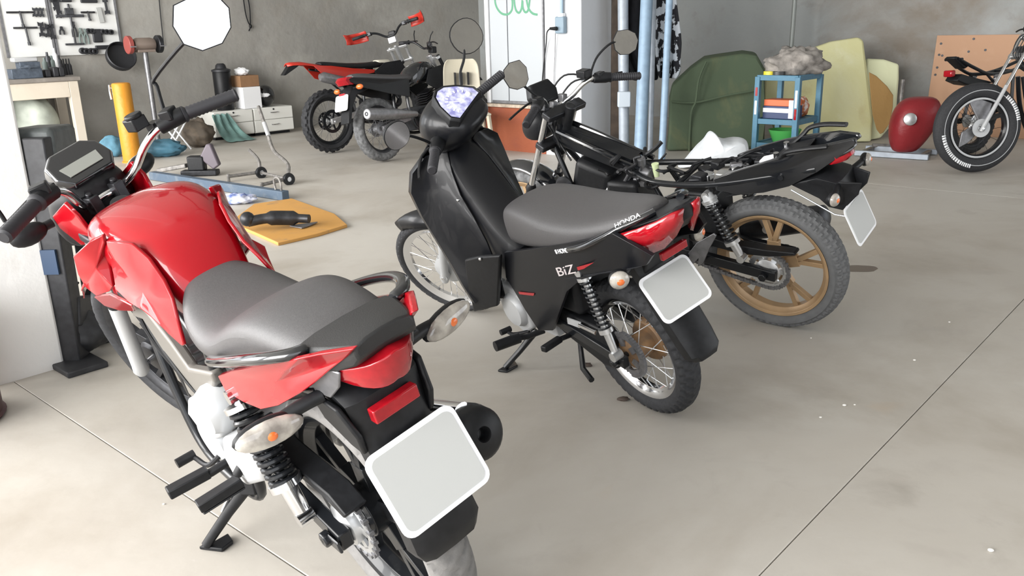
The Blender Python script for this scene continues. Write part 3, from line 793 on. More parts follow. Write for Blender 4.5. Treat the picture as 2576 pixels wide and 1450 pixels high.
    pts = [B.inv @ (atz(*q)+Z*.001) for q in ((502, 1385), (560, 1392), (588, 1370), (575, 1352), (540, 1372))]
    MB().slab(pts, fp @ Vector((0, 0, .012))).build('stand_foot', M_blk, R, bevel=.003)
    MB().tube([top+Vector((.02, .02, .02)), (top*.55+f0*.45)+Vector((.025, .015, 0))], .006, 8).build('stand_spring', M_chr, R)
    MB().beam((.45, .11, .36), (.43, .14, .22), .05, .03).build('stand_bracket', M_blk, R, bevel=.005)
    return B
CG = build_cg()
# ================================================================== matte black step-through scooter
def build_biz():
    B = Bike('scooter', 'matte black step-through scooter with wire wheels and long red tail light', .492, 2.717, 122.57, 17.4, 1.261, .08, 26.5, 29.9)
    B.root['category'] = 'scooter'
    R = B.root; ax = B.axis
    M_rust = mat('rusty_hub', (.35, .2, .09), .6, .4, col2=(.2, .13, .08), scale=20)
    rw = spoked_wheel(B, 'rear_wheel', (0, 0, .258), .258, .085, .186, M_chr, M_rub, 'road', 46, .062, .12, 36, m_hub=M_rust, m_sp=M_alu)
    MB().lathe([(0, -.03), (.07, -.03), (.078, -.04), (.078, -.065), (.03, -.075), (0, -.075)], (0, 0, .258), Yx, 32).build('brake_drum', M_rust, rw)
    sp = MB(); sprocket(sp, (0, 0, .258), .085, .056, 36, .007, 5); sp.build('sprocket', M_grey, rw)
    fw = spoked_wheel(B, 'front_wheel', (1.261, 0, .276), .276, .062, .228, M_chr, M_rub, 'road', 50, .05, .09, 36, st=True, m_hub=M_alup, tn=16)
    B.mb(True).lathe([(0, -.04), (.072, -.04), (.076, .0), (.07, .03), (.045, .042), (0, .045)], (1.261, 0, .276), Yx, 36).build('brake_drum', M_alup, fw)
    # sticker on front rim
    stk = B.mb(True)
    for k in range(7):
        a0 = (250+k*5.2)*D2R; a1 = a0+.06
        stk.add([Vector((1.261+math.cos(a)*r, .0205, .276+math.sin(a)*r)) for a, r in ((a0, .214), (a1, .214), (a1, .226), (a0, .226))], [(0, 1, 2, 3)])
    stk.build('rim_sticker', M_white, fw, solid=.001)
    # fork
    c = Vector((1.261, 0, .276))
    for s in (1, -1):
        e = c+Vector((0, s*.068, 0))
        f = B.mb(True).tube([e-ax*.035, e-ax*.01, e+ax*.02, e+ax*.26], [.016, .022, .019, .018], 16).cyl(e-Yx*.015, e+Yx*.015, .02, n=12).build('fork_leg', M_alup, R)
        B.mb(True).cyl(e+ax*.25, e+ax*.5, .013, n=12).build('stanchion', M_blkm, f)
        B.mb(True).box(e+ax*.09+Vector((.0, s*.002, 0)), (.02, .016, .1), Matrix.Rotation(-.46, 3, 'Y')).build('fork_reflector', M_lens_r, f, bevel=.003)
    B.mb(True).cyl(c-Yx*.09, c+Yx*.09, .008, n=10).build('front_axle', M_chr, R)
    B.mb(True).cyl(c+ax*.35+Vector((-.05, 0, 0)), c+ax*.62+Vector((-.05, 0, 0)), .022, n=14).beam(c+ax*.36-Yx*.09, c+ax*.36+Yx*.09, .04, .03).build('steering_stem', M_blkm, R)
    rows = []
    for i in range(17):
        a = (172-112*i/16)*D2R; r = .318; hw = .06 if i < 12 else .06-.011*(i-12)
        rows.append([Vector((1.261+math.cos(a)*(r-.045*abs(b)**2.5), hw*b, .276+math.sin(a)*(r-.045*abs(b)**2.5))) for b in [-1+2*j/8 for j in range(9)]])
    B.mb(True).sheet(rows).build('front_fender', M_matte, R, solid=.004)
    # handlebar cowl with speedometer
    prs = []
    for x, y, hw, z0, z1 in ((.70, 0, .035, .985, 1.0), (.715, 0, .085, .955, 1.02), (.76, 0, .118, .925, 1.06), (.82, 0, .13, .90, 1.092), (.88, 0, .125, .885, 1.1), (.93, 0, .105, .89, 1.075), (.965, 0, .06, .92, 1.02), (.972, 0, .02, .95, .98)):
        prs.append([Vector((x, q[0]*hw, (z0+z1)/2+q[1]*(z1-z0)/2)) for q in poly_round(18, 2.4)])
    hc = B.mb(True).loft(prs).build('handlebar_cowl', M_matte, R, sub=1)
    e = basis((.772, 0, 1.07), (0, -1, 0), (.72, 0, .55))
    oc = [(-.088, -.052), (.088, -.052), (.1, -.02), (.07, .04), (.035, .078), (0, .088), (-.035, .078), (-.07, .04), (-.1, -.02)]
    sp_ = B.mb(True).loft([[e @ Vector((a*k, b*k, h)) for a, b in oc] for k, h in ((1.08, -.06), (1.1, -.005), (1.02, .006), (.97, .001), (.9, -.004))]).build('speedometer', M_blk, R, bevel=.002)
    m = mat('speedometer_dial', (.22, .22, .5), .2, col2=(.7, .72, .9), scale=38, coat=.6)
    B.mb(True).slab([e @ Vector((a*.93, b*.93, .001)) for a, b in oc], e.to_3x3() @ Vector((0, 0, .002))).build('dial', m, sp_)
    tk = B.mb(True)
    for k in range(13):
        a = (200-k*18)*D2R
        tk.beam(e @ Vector((math.cos(a)*.05, math.sin(a)*.045-.012, .0035)), e @ Vector((math.cos(a)*.062, math.sin(a)*.056-.012, .0035)), .005, .002, up=e.to_3x3() @ Vector((0, 0, 1)))
    tk.beam(e @ Vector((0, -.015, .004)), e @ Vector((-.03, .02, .004)), .003, .002, up=e.to_3x3() @ Vector((0, 0, 1)))
    tk.ball(e @ Vector((.05, -.02, .004)), .011, 12, 8).build('dial_markings', M_white, sp_)
    for s in (1, -1):
        B.mb(True).tube([(.86, s*.1, .98), (.825, s*.18, .985), (.77, s*.31, .985)], .011, 10).build('handlebar', M_blkm, R)
        ribbed_grip(B, (.822, s*.19, .985), (.764, s*.318, .985), .0175)
        h = B.mb(True).tube([(.845, s*.13, .982), (.83, s*.165, .984), (.82, s*.195, .985)], [.03, .026, .022], 12)
        h.build('switch_housing', M_blk, R)
        B.mb(True).tube(smooth_pts([(.885, s*.14, .975), (.895, s*.19, .972), (.87, s*.26, .965), (.83, s*.325, .965)], 4), .0065, 8, flat=.7).build('brake_lever', M_blk, R)
    # mirrors
    oval = poly_round(22, 2.2)
    L0 = B.loc(998, 341, y=.33, st=True); R0 = B.loc(1173, 91, y=-.33, st=True)
    mid = Vector(((L0.x+R0.x)/2, .33, (L0.z+R0.z)/2))
    for s, p in ((1, L0), (-1, R0)):
        mirror_head(B, p, to_cam(B, p, 17, 6) if s < 0 else to_cam(B, p, 30, -22), (-.2*s if s > 0 else 0, .1, 1), .1 if s > 0 else .135, .105 if s > 0 else .135, oval,
                    [(.86, s*.15, 1.0), (.865, s*.17, 1.03), (.868, s*.21, 1.075), (.86, s*.27, 1.12 if s > 0 else 1.11), p+Vector((.02, 0, -.005))])
    # leg shield: wings and centre tunnel
    E = [(.865, .15, .90), (.895, .2, .855), (.918, .222, .78), (.895, .22, .68), (.855, .212, .58), (.81, .206, .48), (.765, .207, .39), (.725, .205, .325)]
    I = [(.835, .06, .90), (.80, .085, .82), (.76, .10, .74), (.70, .105, .66), (.65, .11, .57), (.625, .115, .48), (.62, .12, .40), (.62, .125, .335)]
    for s in (1, -1):
        rows = []
        for (x0, y0, z0), (x1, y1, z1) in zip(E, I):
            q = []
            for k in range(7):
                t = k/6; bow = math.sin(PI*t)*.028
                q.append(Vector((x0+(x1-x0)*t+bow, s*(y0+(y1-y0)*t), z0+(z1-z0)*t)))
            q.insert(0, Vector((x0+.03, s*(y0-.004), z0))); rows.append(q)
        MB().sheet(rows).build('leg_shield', M_matte, R, solid=.008, bevel=.002)
        a = B.L([(1168, 655, .205), (1200, 648, .2), (1256, 645, .175), (1254, 700, .175), (1250, 772, .175), (1192, 786, .2), (1178, 735, .206)])
        panel(B, [(p.x, p.y*s, p.z) for p in a], .02*s, 'leg_shield_end', M_blk, bevel=.006)
    tun = []
    for x, hw, zt, zb in ((.88, .07, .945, .6), (.85, .085, .925, .5), (.80, .092, .865, .42), (.74, .098, .785, .38), (.67, .1, .705, .36), (.60, .103, .645, .36), (.53, .108, .61, .37), (.46, .112, .6, .38)):
        tun.append(sym([(0, zt), (hw*.5, zt-.006), (hw*.88, zt-.028), (hw, zt-.075), (hw*1.04, (zt+zb)/2), (hw*1.02, zb), (0, zb)], x))
    MB().loft(tun).build('centre_tunnel', M_matte, R, sub=1)
    fc = []
    for z, x, hw in ((.95, .93, .11), (.87, .985, .17), (.77, 1.0, .2), (.65, .985, .2), (.55, .95, .19)):
        fc.append([Vector((x-.075*abs(b)**2.2, hw*b, z)) for b in [-1+j/5 for j in range(11)]])
    MB().sheet(fc).build('front_cover', M_matte, R, solid=.006)
    MB().cyl((.83, -.02, .80), (.815, -.02, .808), .014, n=16).build('ignition_lock', M_chr, R)
    MB().tube(smooth_pts([(.805, 0.03, .765), (.785, .03, .762), (.778, .03, .75), (.785, .03, .742)], 3), .005, 8).build('bag_hook', M_chr, R)
    for px, py in ((1062, 513), (1152, 504), (1208, 652)):
        MB().ball(B.loc(px, py, y=.2 if px != 1152 else .13), .007, 10, 6).build('screw', M_chr, R)
    # seat
    S = [(.525, .69, .07, .59), (.50, .735, .1, .585), (.43, .765, .122, .592), (.33, .772, .138, .61), (.22, .768, .148, .635), (.1, .772, .15, .662), (0, .785, .145, .69), (-.08, .80, .132, .722), (-.16, .818, .108, .758), (-.22, .828, .078, .79), (-.24, .822, .05, .80)]
    rings = [sym([(0, zt), (hw*.5, zt-.002), (hw*.85, zt-.012), (hw*.99, zt-.035), (hw, zt*.3+zb*.7), (hw*.93, zb), (0, zb)], x) for x, zt, hw, zb in S]
    so = MB().loft(rings).build('seat', M_seat, R, sub=2)
    # grab rail with lettering
    for s in (1, -1):
        gp = [(.02, .152, .70), (-.06, .157, .728), (-.14, .145, .765), (-.22, .12, .805), (-.28, .078, .83), (-.295, .05, .836)]
        gr = MB().tube(smooth_pts([(x, y*s, z) for x, y, z in gp], 5), .015, 12, flat=.7, upv=(0, 1, 0)).build('grab_rail', M_blkg, R)
        if s > 0:
            p0, p1 = Vector((-.2, .128, .796)), Vector((-.29, .076, .834))
            mt = basis((p0+p1)/2+Vector((0, .008, .013)), p1-p0, (.2, -.55, .8))
            text_mesh('grab_rail_lettering', 'HONDA', .019, mt, M_white, gr, .001, 1.25)
    # side panels
    sd = B.L([(1268, 636, .14), (1330, 628, .147), (1400, 617, .15), (1470, 606, .15), (1540, 588, .148), (1600, 622, .125), (1640, 645, .11), (1625, 668, .11), (1570, 682, .125), (1510, 690, .135), (1460, 705, .142), (1425, 735, .142), (1405, 790, .138), (1390, 832, .132), (1355, 832, .13), (1322, 782, .132), (1292, 730, .135), (1272, 698, .138)])
    pn = panel(B, sd, .014, 'side_panel', M_matte, both=True, bulge=.006)[0]
    n = ((sd[4]-sd[0]).cross(sd[13]-sd[0])).normalized(); n = n if n.y > 0 else -n
    def on(px, py, o): 
        A = B.inv @ CO; Bq = B.inv @ (CO+ray(px, py)); d = Bq-A; q = sum(sd, Vector())/len(sd)+n*(.006+o)
        return A+d*((q-A).dot(n)/d.dot(n))
    a, b = on(1384, 690, .004), on(1462, 674, .004); up = on(1424, 668, .004)-on(1424, 694, .004)
    text_mesh('panel_lettering', 'BiZ', .044, basis((a+b)/2, b-a, up), mat('pinkish_print', (.55, .5, .5), .5), pn, .001, 2.0, .1)
    MB().slab([on(x, y, .003) for x, y in ((1452, 672), (1495, 660), (1470, 676), (1455, 680))], n*.002).build('panel_flash', M_lens_r, pn)
    MB().slab([on(x, y, .003) for x, y in ((1305, 734), (1345, 738), (1343, 744), (1308, 740))], n*.002).build('panel_flash', M_lens_r, pn)
    q0, q1 = on(1388, 636, .012), on(1446, 628, .012); up = on(1415, 622, .004)-on(1415, 642, .004)
    text_mesh('panel_lettering', '8 HONDA', .022, basis((q0+q1)/2, q1-q0, up), M_white, pn, .001)
    # tail
    up_ = [(-.098, .138, .742), (-.184, .131, .776), (-.273, .109, .806), (-.305, .097, .818), (-.334, .083, .828), (-.367, .05, .844), (-.377, .016, .846)]
    lo_ = [(-.1, .137, .738), (-.167, .127, .742), (-.235, .107, .752), (-.276, .08, .717), (-.309, .055, .73), (-.341, .03, .765), (-.363, .016, .804)]
    for sg in (1, -1):
        rows = [[Vector(u), (Vector(u)*.55+Vector(l)*.45)+Vector((-.004, .008, 0)), Vector(l)] for u, l in zip(up_, lo_)]
        rows = [[Vector((p.x, p.y*sg, p.z)) for p in r] for r in rows]
        MB().sheet(rows).build('tail_light', M_lens_r, R, solid=.01)
    rings = [sym([(0, zt+.008), (hw*.6, zt+.007), (hw*.95, zt+.001), (hw*.8, zt-.014), (hw*.62, zb), (0, zb)], x) for x, hw, zt, zb in ((.05, .135, .70, .6), (-.1, .133, .748, .66), (-.184, .127, .781, .70), (-.273, .105, .811, .735), (-.334, .08, .832, .77), (-.364, .048, .847, .80), (-.374, .02, .847, .81))]
    MB().loft(rings).build('tail_cowl', M_blk, R, bevel=.004)
    MB().slab([(-.27, y, z) for y, z in ((.05, .70), (-.05, .70), (-.05, .675), (.05, .675))], (-.016, 0, 0)).build('reflector', M_lens_r, R, bevel=.003)
    F = [(.05, .60, .075), (-.08, .625, .075), (-.18, .66, .08), (-.235, .70, .075), (-.245, .66, .07), (-.2, .60, .068), (-.235, .53, .066), (-.27, .465, .062), (-.31, .40, .06), (-.335, .355, .056), (-.335, .335, .04)]
    rows = [[Vector((x+.045, hw, z-.012)), Vector((x+.012, hw, z-.002)), Vector((x, hw*.75, z)), Vector((x-.004, 0, z+.002)), Vector((x, -hw*.75, z)), Vector((x+.012, -hw, z-.002)), Vector((x+.045, -hw, z-.012))] for x, z, hw in F[:3]+F[5:]]
    MB().sheet(rows).build('rear_fender', M_blk, R, solid=.006, bevel=.002)
    MB().slab([(-.235, .05, .70), (-.235, -.05, .70), (-.19, -.06, .6), (-.19, .06, .6)], (.03, 0, 0)).build('plate_bracket', M_blk, R, bevel=.005)
    plate(B, (-.204, .613), (-.298, .487))
    for s in (1, -1):
        indicator(B, (-.208, s*.16, .653), (.5, s, 0), .06, .03, [(-.17, s*.08, .655), (-.19, s*.12, .655), (-.2, s*.15, .654)])
    # rear suspension, swingarm, chain case
    for s in (1, -1):
        spring(B, (.04, s*.122, .60), (-.03, s*.122, .30), .022, .0035, 11, M_blkm, M_blk, M_alu, R, low=.32)
    sw = MB()
    for s in (1, -1): sw.beam((-.04, s*.098, .258), (.36, s*.09, .31), .026, .04)
    sw.cyl((.36, -.1, .31), (.36, .1, .31), .022, n=12).cyl((0, -.13, .258), (0, .13, .258), .01, n=12)
    for s in (1, -1): sw.cyl((0, s*.108, .258), (0, s*.128, .258), .017, n=6)
    sw.build('swingarm', M_blkm, R, bevel=.004)
    cc = [(.36, .37), (.2, .355), (.06, .352), (-.03, .345), (-.085, .30), (-.088, .235), (-.05, .18), (.0, .168), (.1, .19), (.3, .25), (.36, .28)]
    MB().slab([(x, .094, z) for x, z in cc[:3]+[(.03, .32), (.05, .258), (.03, .2)]+cc[8:]], (0, -.05, 0)).build('chain_case', M_blk, R, bevel=.01)
    q = B.L([(1426, 800, .112), (1460, 812, .112), (1458, 826, .112), (1428, 815, .112)])
    MB().slab(q, (0, -.004, 0)).build('swingarm_sticker', M_alup, R)
    MB().tube([B.loc(1458, 818, y=.11), B.loc(1500, 838, y=.11)], .008, 8).build('brake_rod', M_chr, R)
    ch = MB()
    for i in range(26):
        a = (95+170*i/25)*D2R; ch.box((math.cos(a)*.083, .06, .258+math.sin(a)*.083), (.013, .012, .012))
    stuff(ch.build('chain', M_grey, R))
    # engine
    en = MB().box((.5, 0, .29), (.26, .18, .15)).cyl((.6, 0, .30), (.80, 0, .33), .055, n=18)
    for i in range(6): en.cyl((.64+i*.022, 0, .306+i*.003), (.65+i*.022, 0, .3075+i*.003), .075, n=20)
    eo = en.build('engine', M_alup, R, bevel=.01)
    c1 = B.loc(1296, 780, y=.12)
    MB().lathe([(0, .06), (.07, .06), (.072, .12), (.06, .138), (.03, .142), (0, .142)], (c1.x, 0, c1.z), Yx, 36).build('generator_cover', M_alup, eo)
    MB().slab(B.L([(1256, 712, .115), (1275, 725, .115), (1300, 742, .115), (1322, 775, .115), (1340, 828, .115), (1322, 842, .115), (1292, 812, .115), (1262, 770, .115), (1252, 745, .115)]), (0, -.05, 0)).build('side_cover', M_alup, eo, bevel=.012, seg=3)
    MB().tube(smooth_pts([(.78, 0, .27), (.74, -.06, .2), (.6, -.11, .18), (.4, -.12, .19), (.25, -.13, .24)], 4), .015, 10).build('exhaust_pipe', M_dk, R)
    MB().tube([(.36, -.132, .22), (.32, -.135, .235), (0, -.145, .315), (-.04, -.146, .325)], [.02, .042, .046, .04], 20).build('muffler', M_blkm, R)
    fr = MB().tube(smooth_pts([(.93, 0, .80), (.8, 0, .6), (.6, 0, .47), (.35, 0, .45), (.1, 0, .58), (-.15, 0, .68)], 5), .028, 12)
    for s in (1, -1): fr.tube([(.36, s*.06, .25), (.36, s*.08, .5), (.2, s*.09, .6)], .016, 10)
    fr.build('frame', M_blkm, R)
    MB().box((.26, 0, .45), (.2, .19, .16)).build('storage_box', M_blk, R, bevel=.02)
    # pegs and stands
    for s in (1, -1):
        MB().tube([(.48, s*.08, .205), (.49, s*.15, .215), (.492, s*.2, .235)], .011, 10).cyl((.49, s*.185, .23), (.5, s*.285, .245), .021, .02, 14).build('footpeg', M_blk, R)
        MB().tube([(.26, s*.1, .27), (.25, s*.15, .285)], .01, 8).beam((.25, s*.15, .287), (.235, s*.235, .295), .026, .022).build('passenger_footpeg', M_blk, R, bevel=.005)
    MB().tube(smooth_pts([(.54, .11, .20), (.6, .15, .19), (.63, .16, .2)], 4), .007, 8).cyl((.63, .14, .2), (.632, .185, .205), .012, n=12).build('gear_lever', M_blk, R)
    f0 = B.inv @ atz(1268, 934); top = Vector((.52, .09, .20))
    MB().tube([top, (top+f0)/2+Vector((0, .0, .0)), f0+Vector((0, -.01, .012))], [.015, .012, .011], 10).build('side_stand', M_blkm, R)
    MB().slab([B.inv @ (atz(*q)+Z*.001) for q in ((1252, 937), (1275, 940), (1303, 925), (1296, 914), (1270, 926))], B.inv.to_3x3() @ Vector((0, 0, .01))).build('stand_foot', M_blkm, R, bevel=.003)
    MB().tube([(.17, .12, .12), (.24, .1, .13), (.28, .06, .2), (.28, -.06, .2), (.24, -.1, .13), (.17, -.12, .12)], .011, 8).build('centre_stand', M_blkm, R)
    return B
BZ = build_biz()
# ================================================================== stripped black motorcycle with gold wheels
def build_ybr():
    B = Bike('motorcycle', 'stripped black motorcycle with gold cast wheels, no seat and no tank', 1.18, 3.553, 140.24, 17.4, 1.30, .09, 26, -10.4)
    R = B.root; ax = B.axis
    rw = cast_wheel(B, 'rear_wheel', (0, 0, .308), .312, .112, .238, M_gold, mat('dusty_block_rubber', (.12, .122, .125), .85, var=.08), 'block', 64, tn=24, hub=.055)
    sp = MB(); sprocket(sp, (0, 0, .308), .09, .06, 42); sp.lathe([(0, .045), (.055, .045), (.055, .075), (.03, .09), (0, .09)], (0, 0, .308), Yx, 20); sp.build('sprocket', M_alu, rw)
    fw = cast_wheel(B, 'front_wheel', (1.30, 0, .308), .308, .085, .238, M_gold, M_rubd, 'road', 46, st=True)
    disc(B.mb(True), (1.30, 0, .308), .12, -.062).build('brake_disc', M_grey, fw)
    c = Vector((1.30, 0, .308))
    for s in (1, -1):
        e = c+Vector((0, s*.095, 0))
        f = B.mb(True).tube([e-ax*.03, e-ax*.01, e+ax*.02, e+ax*.29], [.017, .024, .022, .021], 16).cyl(e-Yx*.018, e+Yx*.018, .016, n=12).build('fork_leg', M_blkm, R)
        B.mb(True).cyl(e+ax*.28, e+ax*.74, .0155, n=14).build('stanchion', M_chr, f)
        B.mb(True).tube([e+ax*.28, e+ax*.30, e+ax*.315], [.024, .025, .019], 14).build('dust_seal', M_blk, f)
    B.mb(True).cyl(c-Yx*.11, c+Yx*.11, .009, n=10).build('front_axle', M_chr, R)
    t = B.mb(True)
    for k in (.55, .72): t.beam(c+ax*k-Yx*.12+Vector((-.02, 0, 0)), c+ax*k+Yx*.12+Vector((-.02, 0, 0)), .055, .03, up=ax)
    t.cyl(c+ax*.48+Vector((-.055, 0, 0)), c+ax*.75+Vector((-.055, 0, 0)), .026, n=14).build('triple_clamp', M_dk, R, bevel=.006)
    rows = []
    for i in range(15):
        a = (158-100*i/14)*D2R; r = .352; hw = .062 if 1 < i < 13 else .05
        rows.append([Vector((1.30+math.cos(a)*(r-.03*b*b), hw*b, .308+math.sin(a)*(r-.03*b*b))) for b in [-1+2*j/8 for j in range(9)]])
    B.mb(True).sheet(rows).build('front_fender', M_blkg, R, solid=.004)
    half = [(1.03, .0, .965), (1.025, .05, .965), (.985, .085, .995), (.95, .13, 1.04), (.92, .18, 1.055), (.88, .25, 1.04), (.82, .36, 1.02)]
    B.mb(True).tube(smooth_pts([(x, -y, z) for x, y, z in half[::-1]]+half[1:], 5), .011, 12).build('handlebar', M_chr, R)
    for s in (-1, 1):
        ribbed_grip(B, (.885, s*.24, 1.043), (.815, s*.37, 1.018), .0175)
        B.mb(True).tube([(.925, s*.17, 1.053), (.895, s*.22, 1.047), (.883, s*.243, 1.044)], [.02, .025, .021], 12).box((.91, s*.2, 1.065), (.035, .04, .025)).build('switch_housing', M_blk, R, bevel=.004)
        B.mb(True).tube(smooth_pts([(.95, s*.165, 1.05), (.97, s*.2, 1.045), (.955, s*.28, 1.035), (.92, s*.365, 1.03)], 4), .007, 8, flat=.7).box((.94, s*.175, 1.05), (.04, .03, .022)).build('brake_lever' if s < 0 else 'clutch_lever', M_blk, R, bevel=.003)
    B.mb(True).box((.95, -.14, 1.085), (.055, .05, .035)).build('brake_reservoir', M_blk, R, bevel=.005)
    sh = [(-.55, 1), (.3, .95), (.85, .55), (1, -.05), (.7, -.75), (.1, -1), (-.6, -.9), (-.95, -.45), (-.98, .4)]
    for s, px, py in ((1, 1297, 190), (-1, 1574, 106)):
        p = B.loc(px, py, y=.37*s, st=True); k = sh if s < 0 else [(-x, y) for x, y in sh[::-1]]
        mirror_head(B, p, to_cam(B, p, 12, 4) if s > 0 else to_cam(B, p, 16, 2), (0, 0, 1), .12 if s < 0 else .105, .115, k, [(.93, s*.16, 1.06), (.945, s*.19, 1.09), (.945, s*.24, 1.14), (.92, s*.31, 1.18), p+Vector((.012, 0, 0))])
    for i, pts in enumerate(([(.93, -.19, 1.05), (1.02, -.12, 1.04), (1.06, -.03, .92), (.98, .03, .78)], [(.93, -.17, 1.06), (1.04, -.1, 1.08), (1.08, -.02, .98), (1.02, .04, .85)],
                            [(.93, .17, 1.05), (1.03, .1, 1.0), (1.04, .04, .88), (.9, .06, .74)], [(.94, -.15, 1.05), (1.0, -.08, .98), (1.02, .03, .92), (.95, .07, .8)])):
        B.mb(True).tube(smooth_pts(pts, 6), .0045, 6).build('cable', M_blk, R)
    # stripped instrument and headlight bracket
    e = basis((1.07, .015, 1.03), (0, -1, 0), (.45, 0, .88))
    oc = [(-.07, -.05), (.07, -.05), (.085, .0), (.06, .055), (-.06, .055), (-.085, .0)]
    B.mb(True).loft([[e @ Vector((a*k, b*k, h)) for a, b in oc] for k, h in ((.6, -.05), (1, -.03), (1, .0), (.9, .01))]).build('instrument_cluster', M_blk, R, bevel=.006)
    hl = []
    for x, hw, z0, z1 in ((1.06, .06, .84, .93), (1.1, .09, .80, .955), (1.15, .1, .79, .95), (1.19, .085, .8, .92), (1.205, .04, .84, .88)):
        hl.append([Vector((x, q[0]*hw, (z0+z1)/2+q[1]*(z1-z0)/2)) for q in poly_round(14, 2.6)])
    B.mb(True).loft(hl).build('headlight_shell', M_blk, R, sub=1)
    random.seed(11)
    for i in range(6):
        p = Vector((1.0+random.uniform(-.03, .06), random.uniform(-.07, .09), random.uniform(.84, .99)))
        B.mb(True).box(p, (random.uniform(.02, .04), random.uniform(.02, .035), random.uniform(.02, .045)), Matrix.Rotation(random.random(), 3, 'X')).build('wiring_connector', M_dk if i % 2 else M_grey, R, bevel=.004)
    # frame
    fr = MB()
    fr.cyl((1.05, 0, .755), (.98, 0, .90), .032, n=16)
    fr.tube(smooth_pts([(1.0, 0, .84), (.85, 0, .80), (.68, 0, .735), (.55, 0, .69)], 4), .034, 12)
    for s in (1, -1):
        fr.tube(smooth_pts([(.6, s*.05, .70), (.48, s*.1, .69), (.3, s*.115, .70), (.14, s*.115, .725), (-.05, s*.1, .765), (-.22, s*.07, .80)], 5), .0135, 10)
        fr.tube(smooth_pts([(1.03, s*.03, .78), (.93, s*.08, .58), (.86, s*.1, .35), (.78, s*.11, .22), (.5, s*.11, .2), (.42, s*.1, .28), (.42, s*.09, .5), (.5, s*.08, .68)], 5), .014, 10)
        fr.tube([(.42, s*.1, .42), (.2, s*.112, .69)], .011, 8)
    for x, z in ((.35, .70), (.12, .728), (-.1, .772)): fr.cyl((x, -.115, z), (x, .115, z), .011, n=10)
    fr.beam((1.0, 0, .84), (.62, 0, .72), .085, .075)
    fr.build('frame', M_blkm, R)
    for s in (1, -1):
        MB().tube(smooth_pts([(.98, s*.055, .875), (.85, s*.06, .83), (.68, s*.062, .765), (.56, s*.06, .725)], 4), .012, 8).build('cable_duct', M_blkg, R)
    MB().box((.84, 0, .60), (.2, .17, .26), Matrix.Rotation(-.35, 3, 'Y')).build('engine_shroud', M_blk, R, bevel=.03, seg=3)
    MB().lathe([(0, 0), (.045, 0), (.05, .015), (.04, .03), (0, .035)], (.96, .09, .62), Yx, 20).build('horn', M_dk, R)
    MB().box((.66, 0, .56), (.16, .18, .2)).build('airbox', M_blk, R, bevel=.02)
    # engine and stripped top end
    en = MB().box((.58, 0, .33), (.3, .2, .2)).box((.42, 0, .36), (.16, .2, .14))
    for i in range(9): en.box((.70+i*.008, 0, .44+i*.019), (.15, .15, .009), Matrix.Rotation(-.35, 3, 'Y'))
    en.cyl((.70, 0, .4), (.775, 0, .63), .05, n=16)
    eo = en.build('engine', M_dk, R, bevel=.008)
    hd = B.loc(1532, 458, y=.06)
    MB().ball((hd.x, .0, hd.z-.04), (.09, .085, .06), 18, 10).build('cylinder_head', M_alu, eo)
    MB().lathe([(0, .1), (.09, .1), (.092, .125), (.075, .145), (0, .148)], (.58, 0, .34), Yx, 32).build('generator_cover', M_dk, eo)
    # carburettor and wiring in the bare frame
    k0 = B.loc(1612, 428, y=0.02)
    cb = MB().cyl(k0-Vector((.05, 0, .02)), k0+Vector((.05, 0, .0)), .032, n=18).cyl(k0-Vector((0, 0, .06)), k0+Vector((0, 0, .06)), .028, n=16).box(k0-Vector((0, 0, .05)), (.06, .06, .04))
    cb.build('carburettor', M_grey, R, bevel=.005)
    random.seed(5)
    for i in range(13):
        a = k0+Vector((random.uniform(-.07, .14), random.uniform(-.07, .08), random.uniform(-.05, .05)))
        pts = [a]
        for j in range(4): pts.append(pts[-1]+Vector((random.uniform(-.05, .05), random.uniform(-.05, .05), random.uniform(-.03, .035))))
        MB().tube(smooth_pts(pts, 5), random.choice((.005, .007, .01)), 7).build('wiring_loom', random.choice((M_blk, M_blk, M_dk, M_grey)), R)
    for i in range(16):
        x = random.uniform(-.12, .34); y = random.uniform(-.08, .08); z = .69+max(0, .2-x)*.2+random.uniform(.0, .035)
        MB().box((x, y, z), (random.uniform(.03, .07), random.uniform(.02, .05), random.uniform(.015, .04)), Matrix.Rotation(random.uniform(-.6, .6), 3, 'Z')).build('electrical_part', random.choice((M_blk, M_dk, M_dk, M_grey, M_alu)), R, bevel=.005)
    for i in range(8):
        pts = [Vector((.42-.07*i+random.uniform(-.05, .05), random.uniform(-.09, .09), .71+.012*i))]
        for j in range(3): pts.append(pts[-1]+Vector((random.uniform(-.1, 0), random.uniform(-.06, .06), random.uniform(-.01, .03))))
        MB().tube(smooth_pts(pts, 5), .006, 7).build('wiring_loom', M_blk, R)
    q = B.loc(1933, 402, y=0)
    MB().box(q, (.06, .05, .025), Matrix.Rotation(.3, 3, 'Y')).build('white_connector', M_white, R, bevel=.008)
    q = B.loc(1650, 428, y=.03)
    MB().tube([q-Vector((0, 0, .03)), q+Vector((0, 0, .03))], [.012, .017], 10).build('fuel_filter', mat('pale_green_plastic', (.62, .72, .42), .4), R)
    q = B.loc(1690, 515, y=.11)
    MB().box(q, (.035, .03, .05)).build('red_relay', mat('red_plastic', (.6, .06, .04), .4), R, bevel=.004)
    q = B.loc(1717, 508, y=.11)
    MB().ball(q, (.022, .02, .042), 12, 8).build('starter_solenoid', mat('dusty_pink_plastic', (.35, .27, .24), .6), R)
    MB().box((.3, 0, .55), (.2, .16, .2)).build('battery_box', M_blk, R, bevel=.015)
    # tail fairing
    sd = B.L([(1792, 452, .125), (1850, 432, .128), (1910, 414, .122), (1990, 390, .1), (2080, 366, .07), (2150, 350, .03), (2156, 360, .03), (2112, 396, .05), (2060, 432, .075), (1985, 470, .1), (1920, 486, .116), (1852, 492, .124), (1800, 480, .127)])
    panel(B, sd, .02, 'tail_fairing', M_blkg, both=True, bulge=.012, bevel=.005)
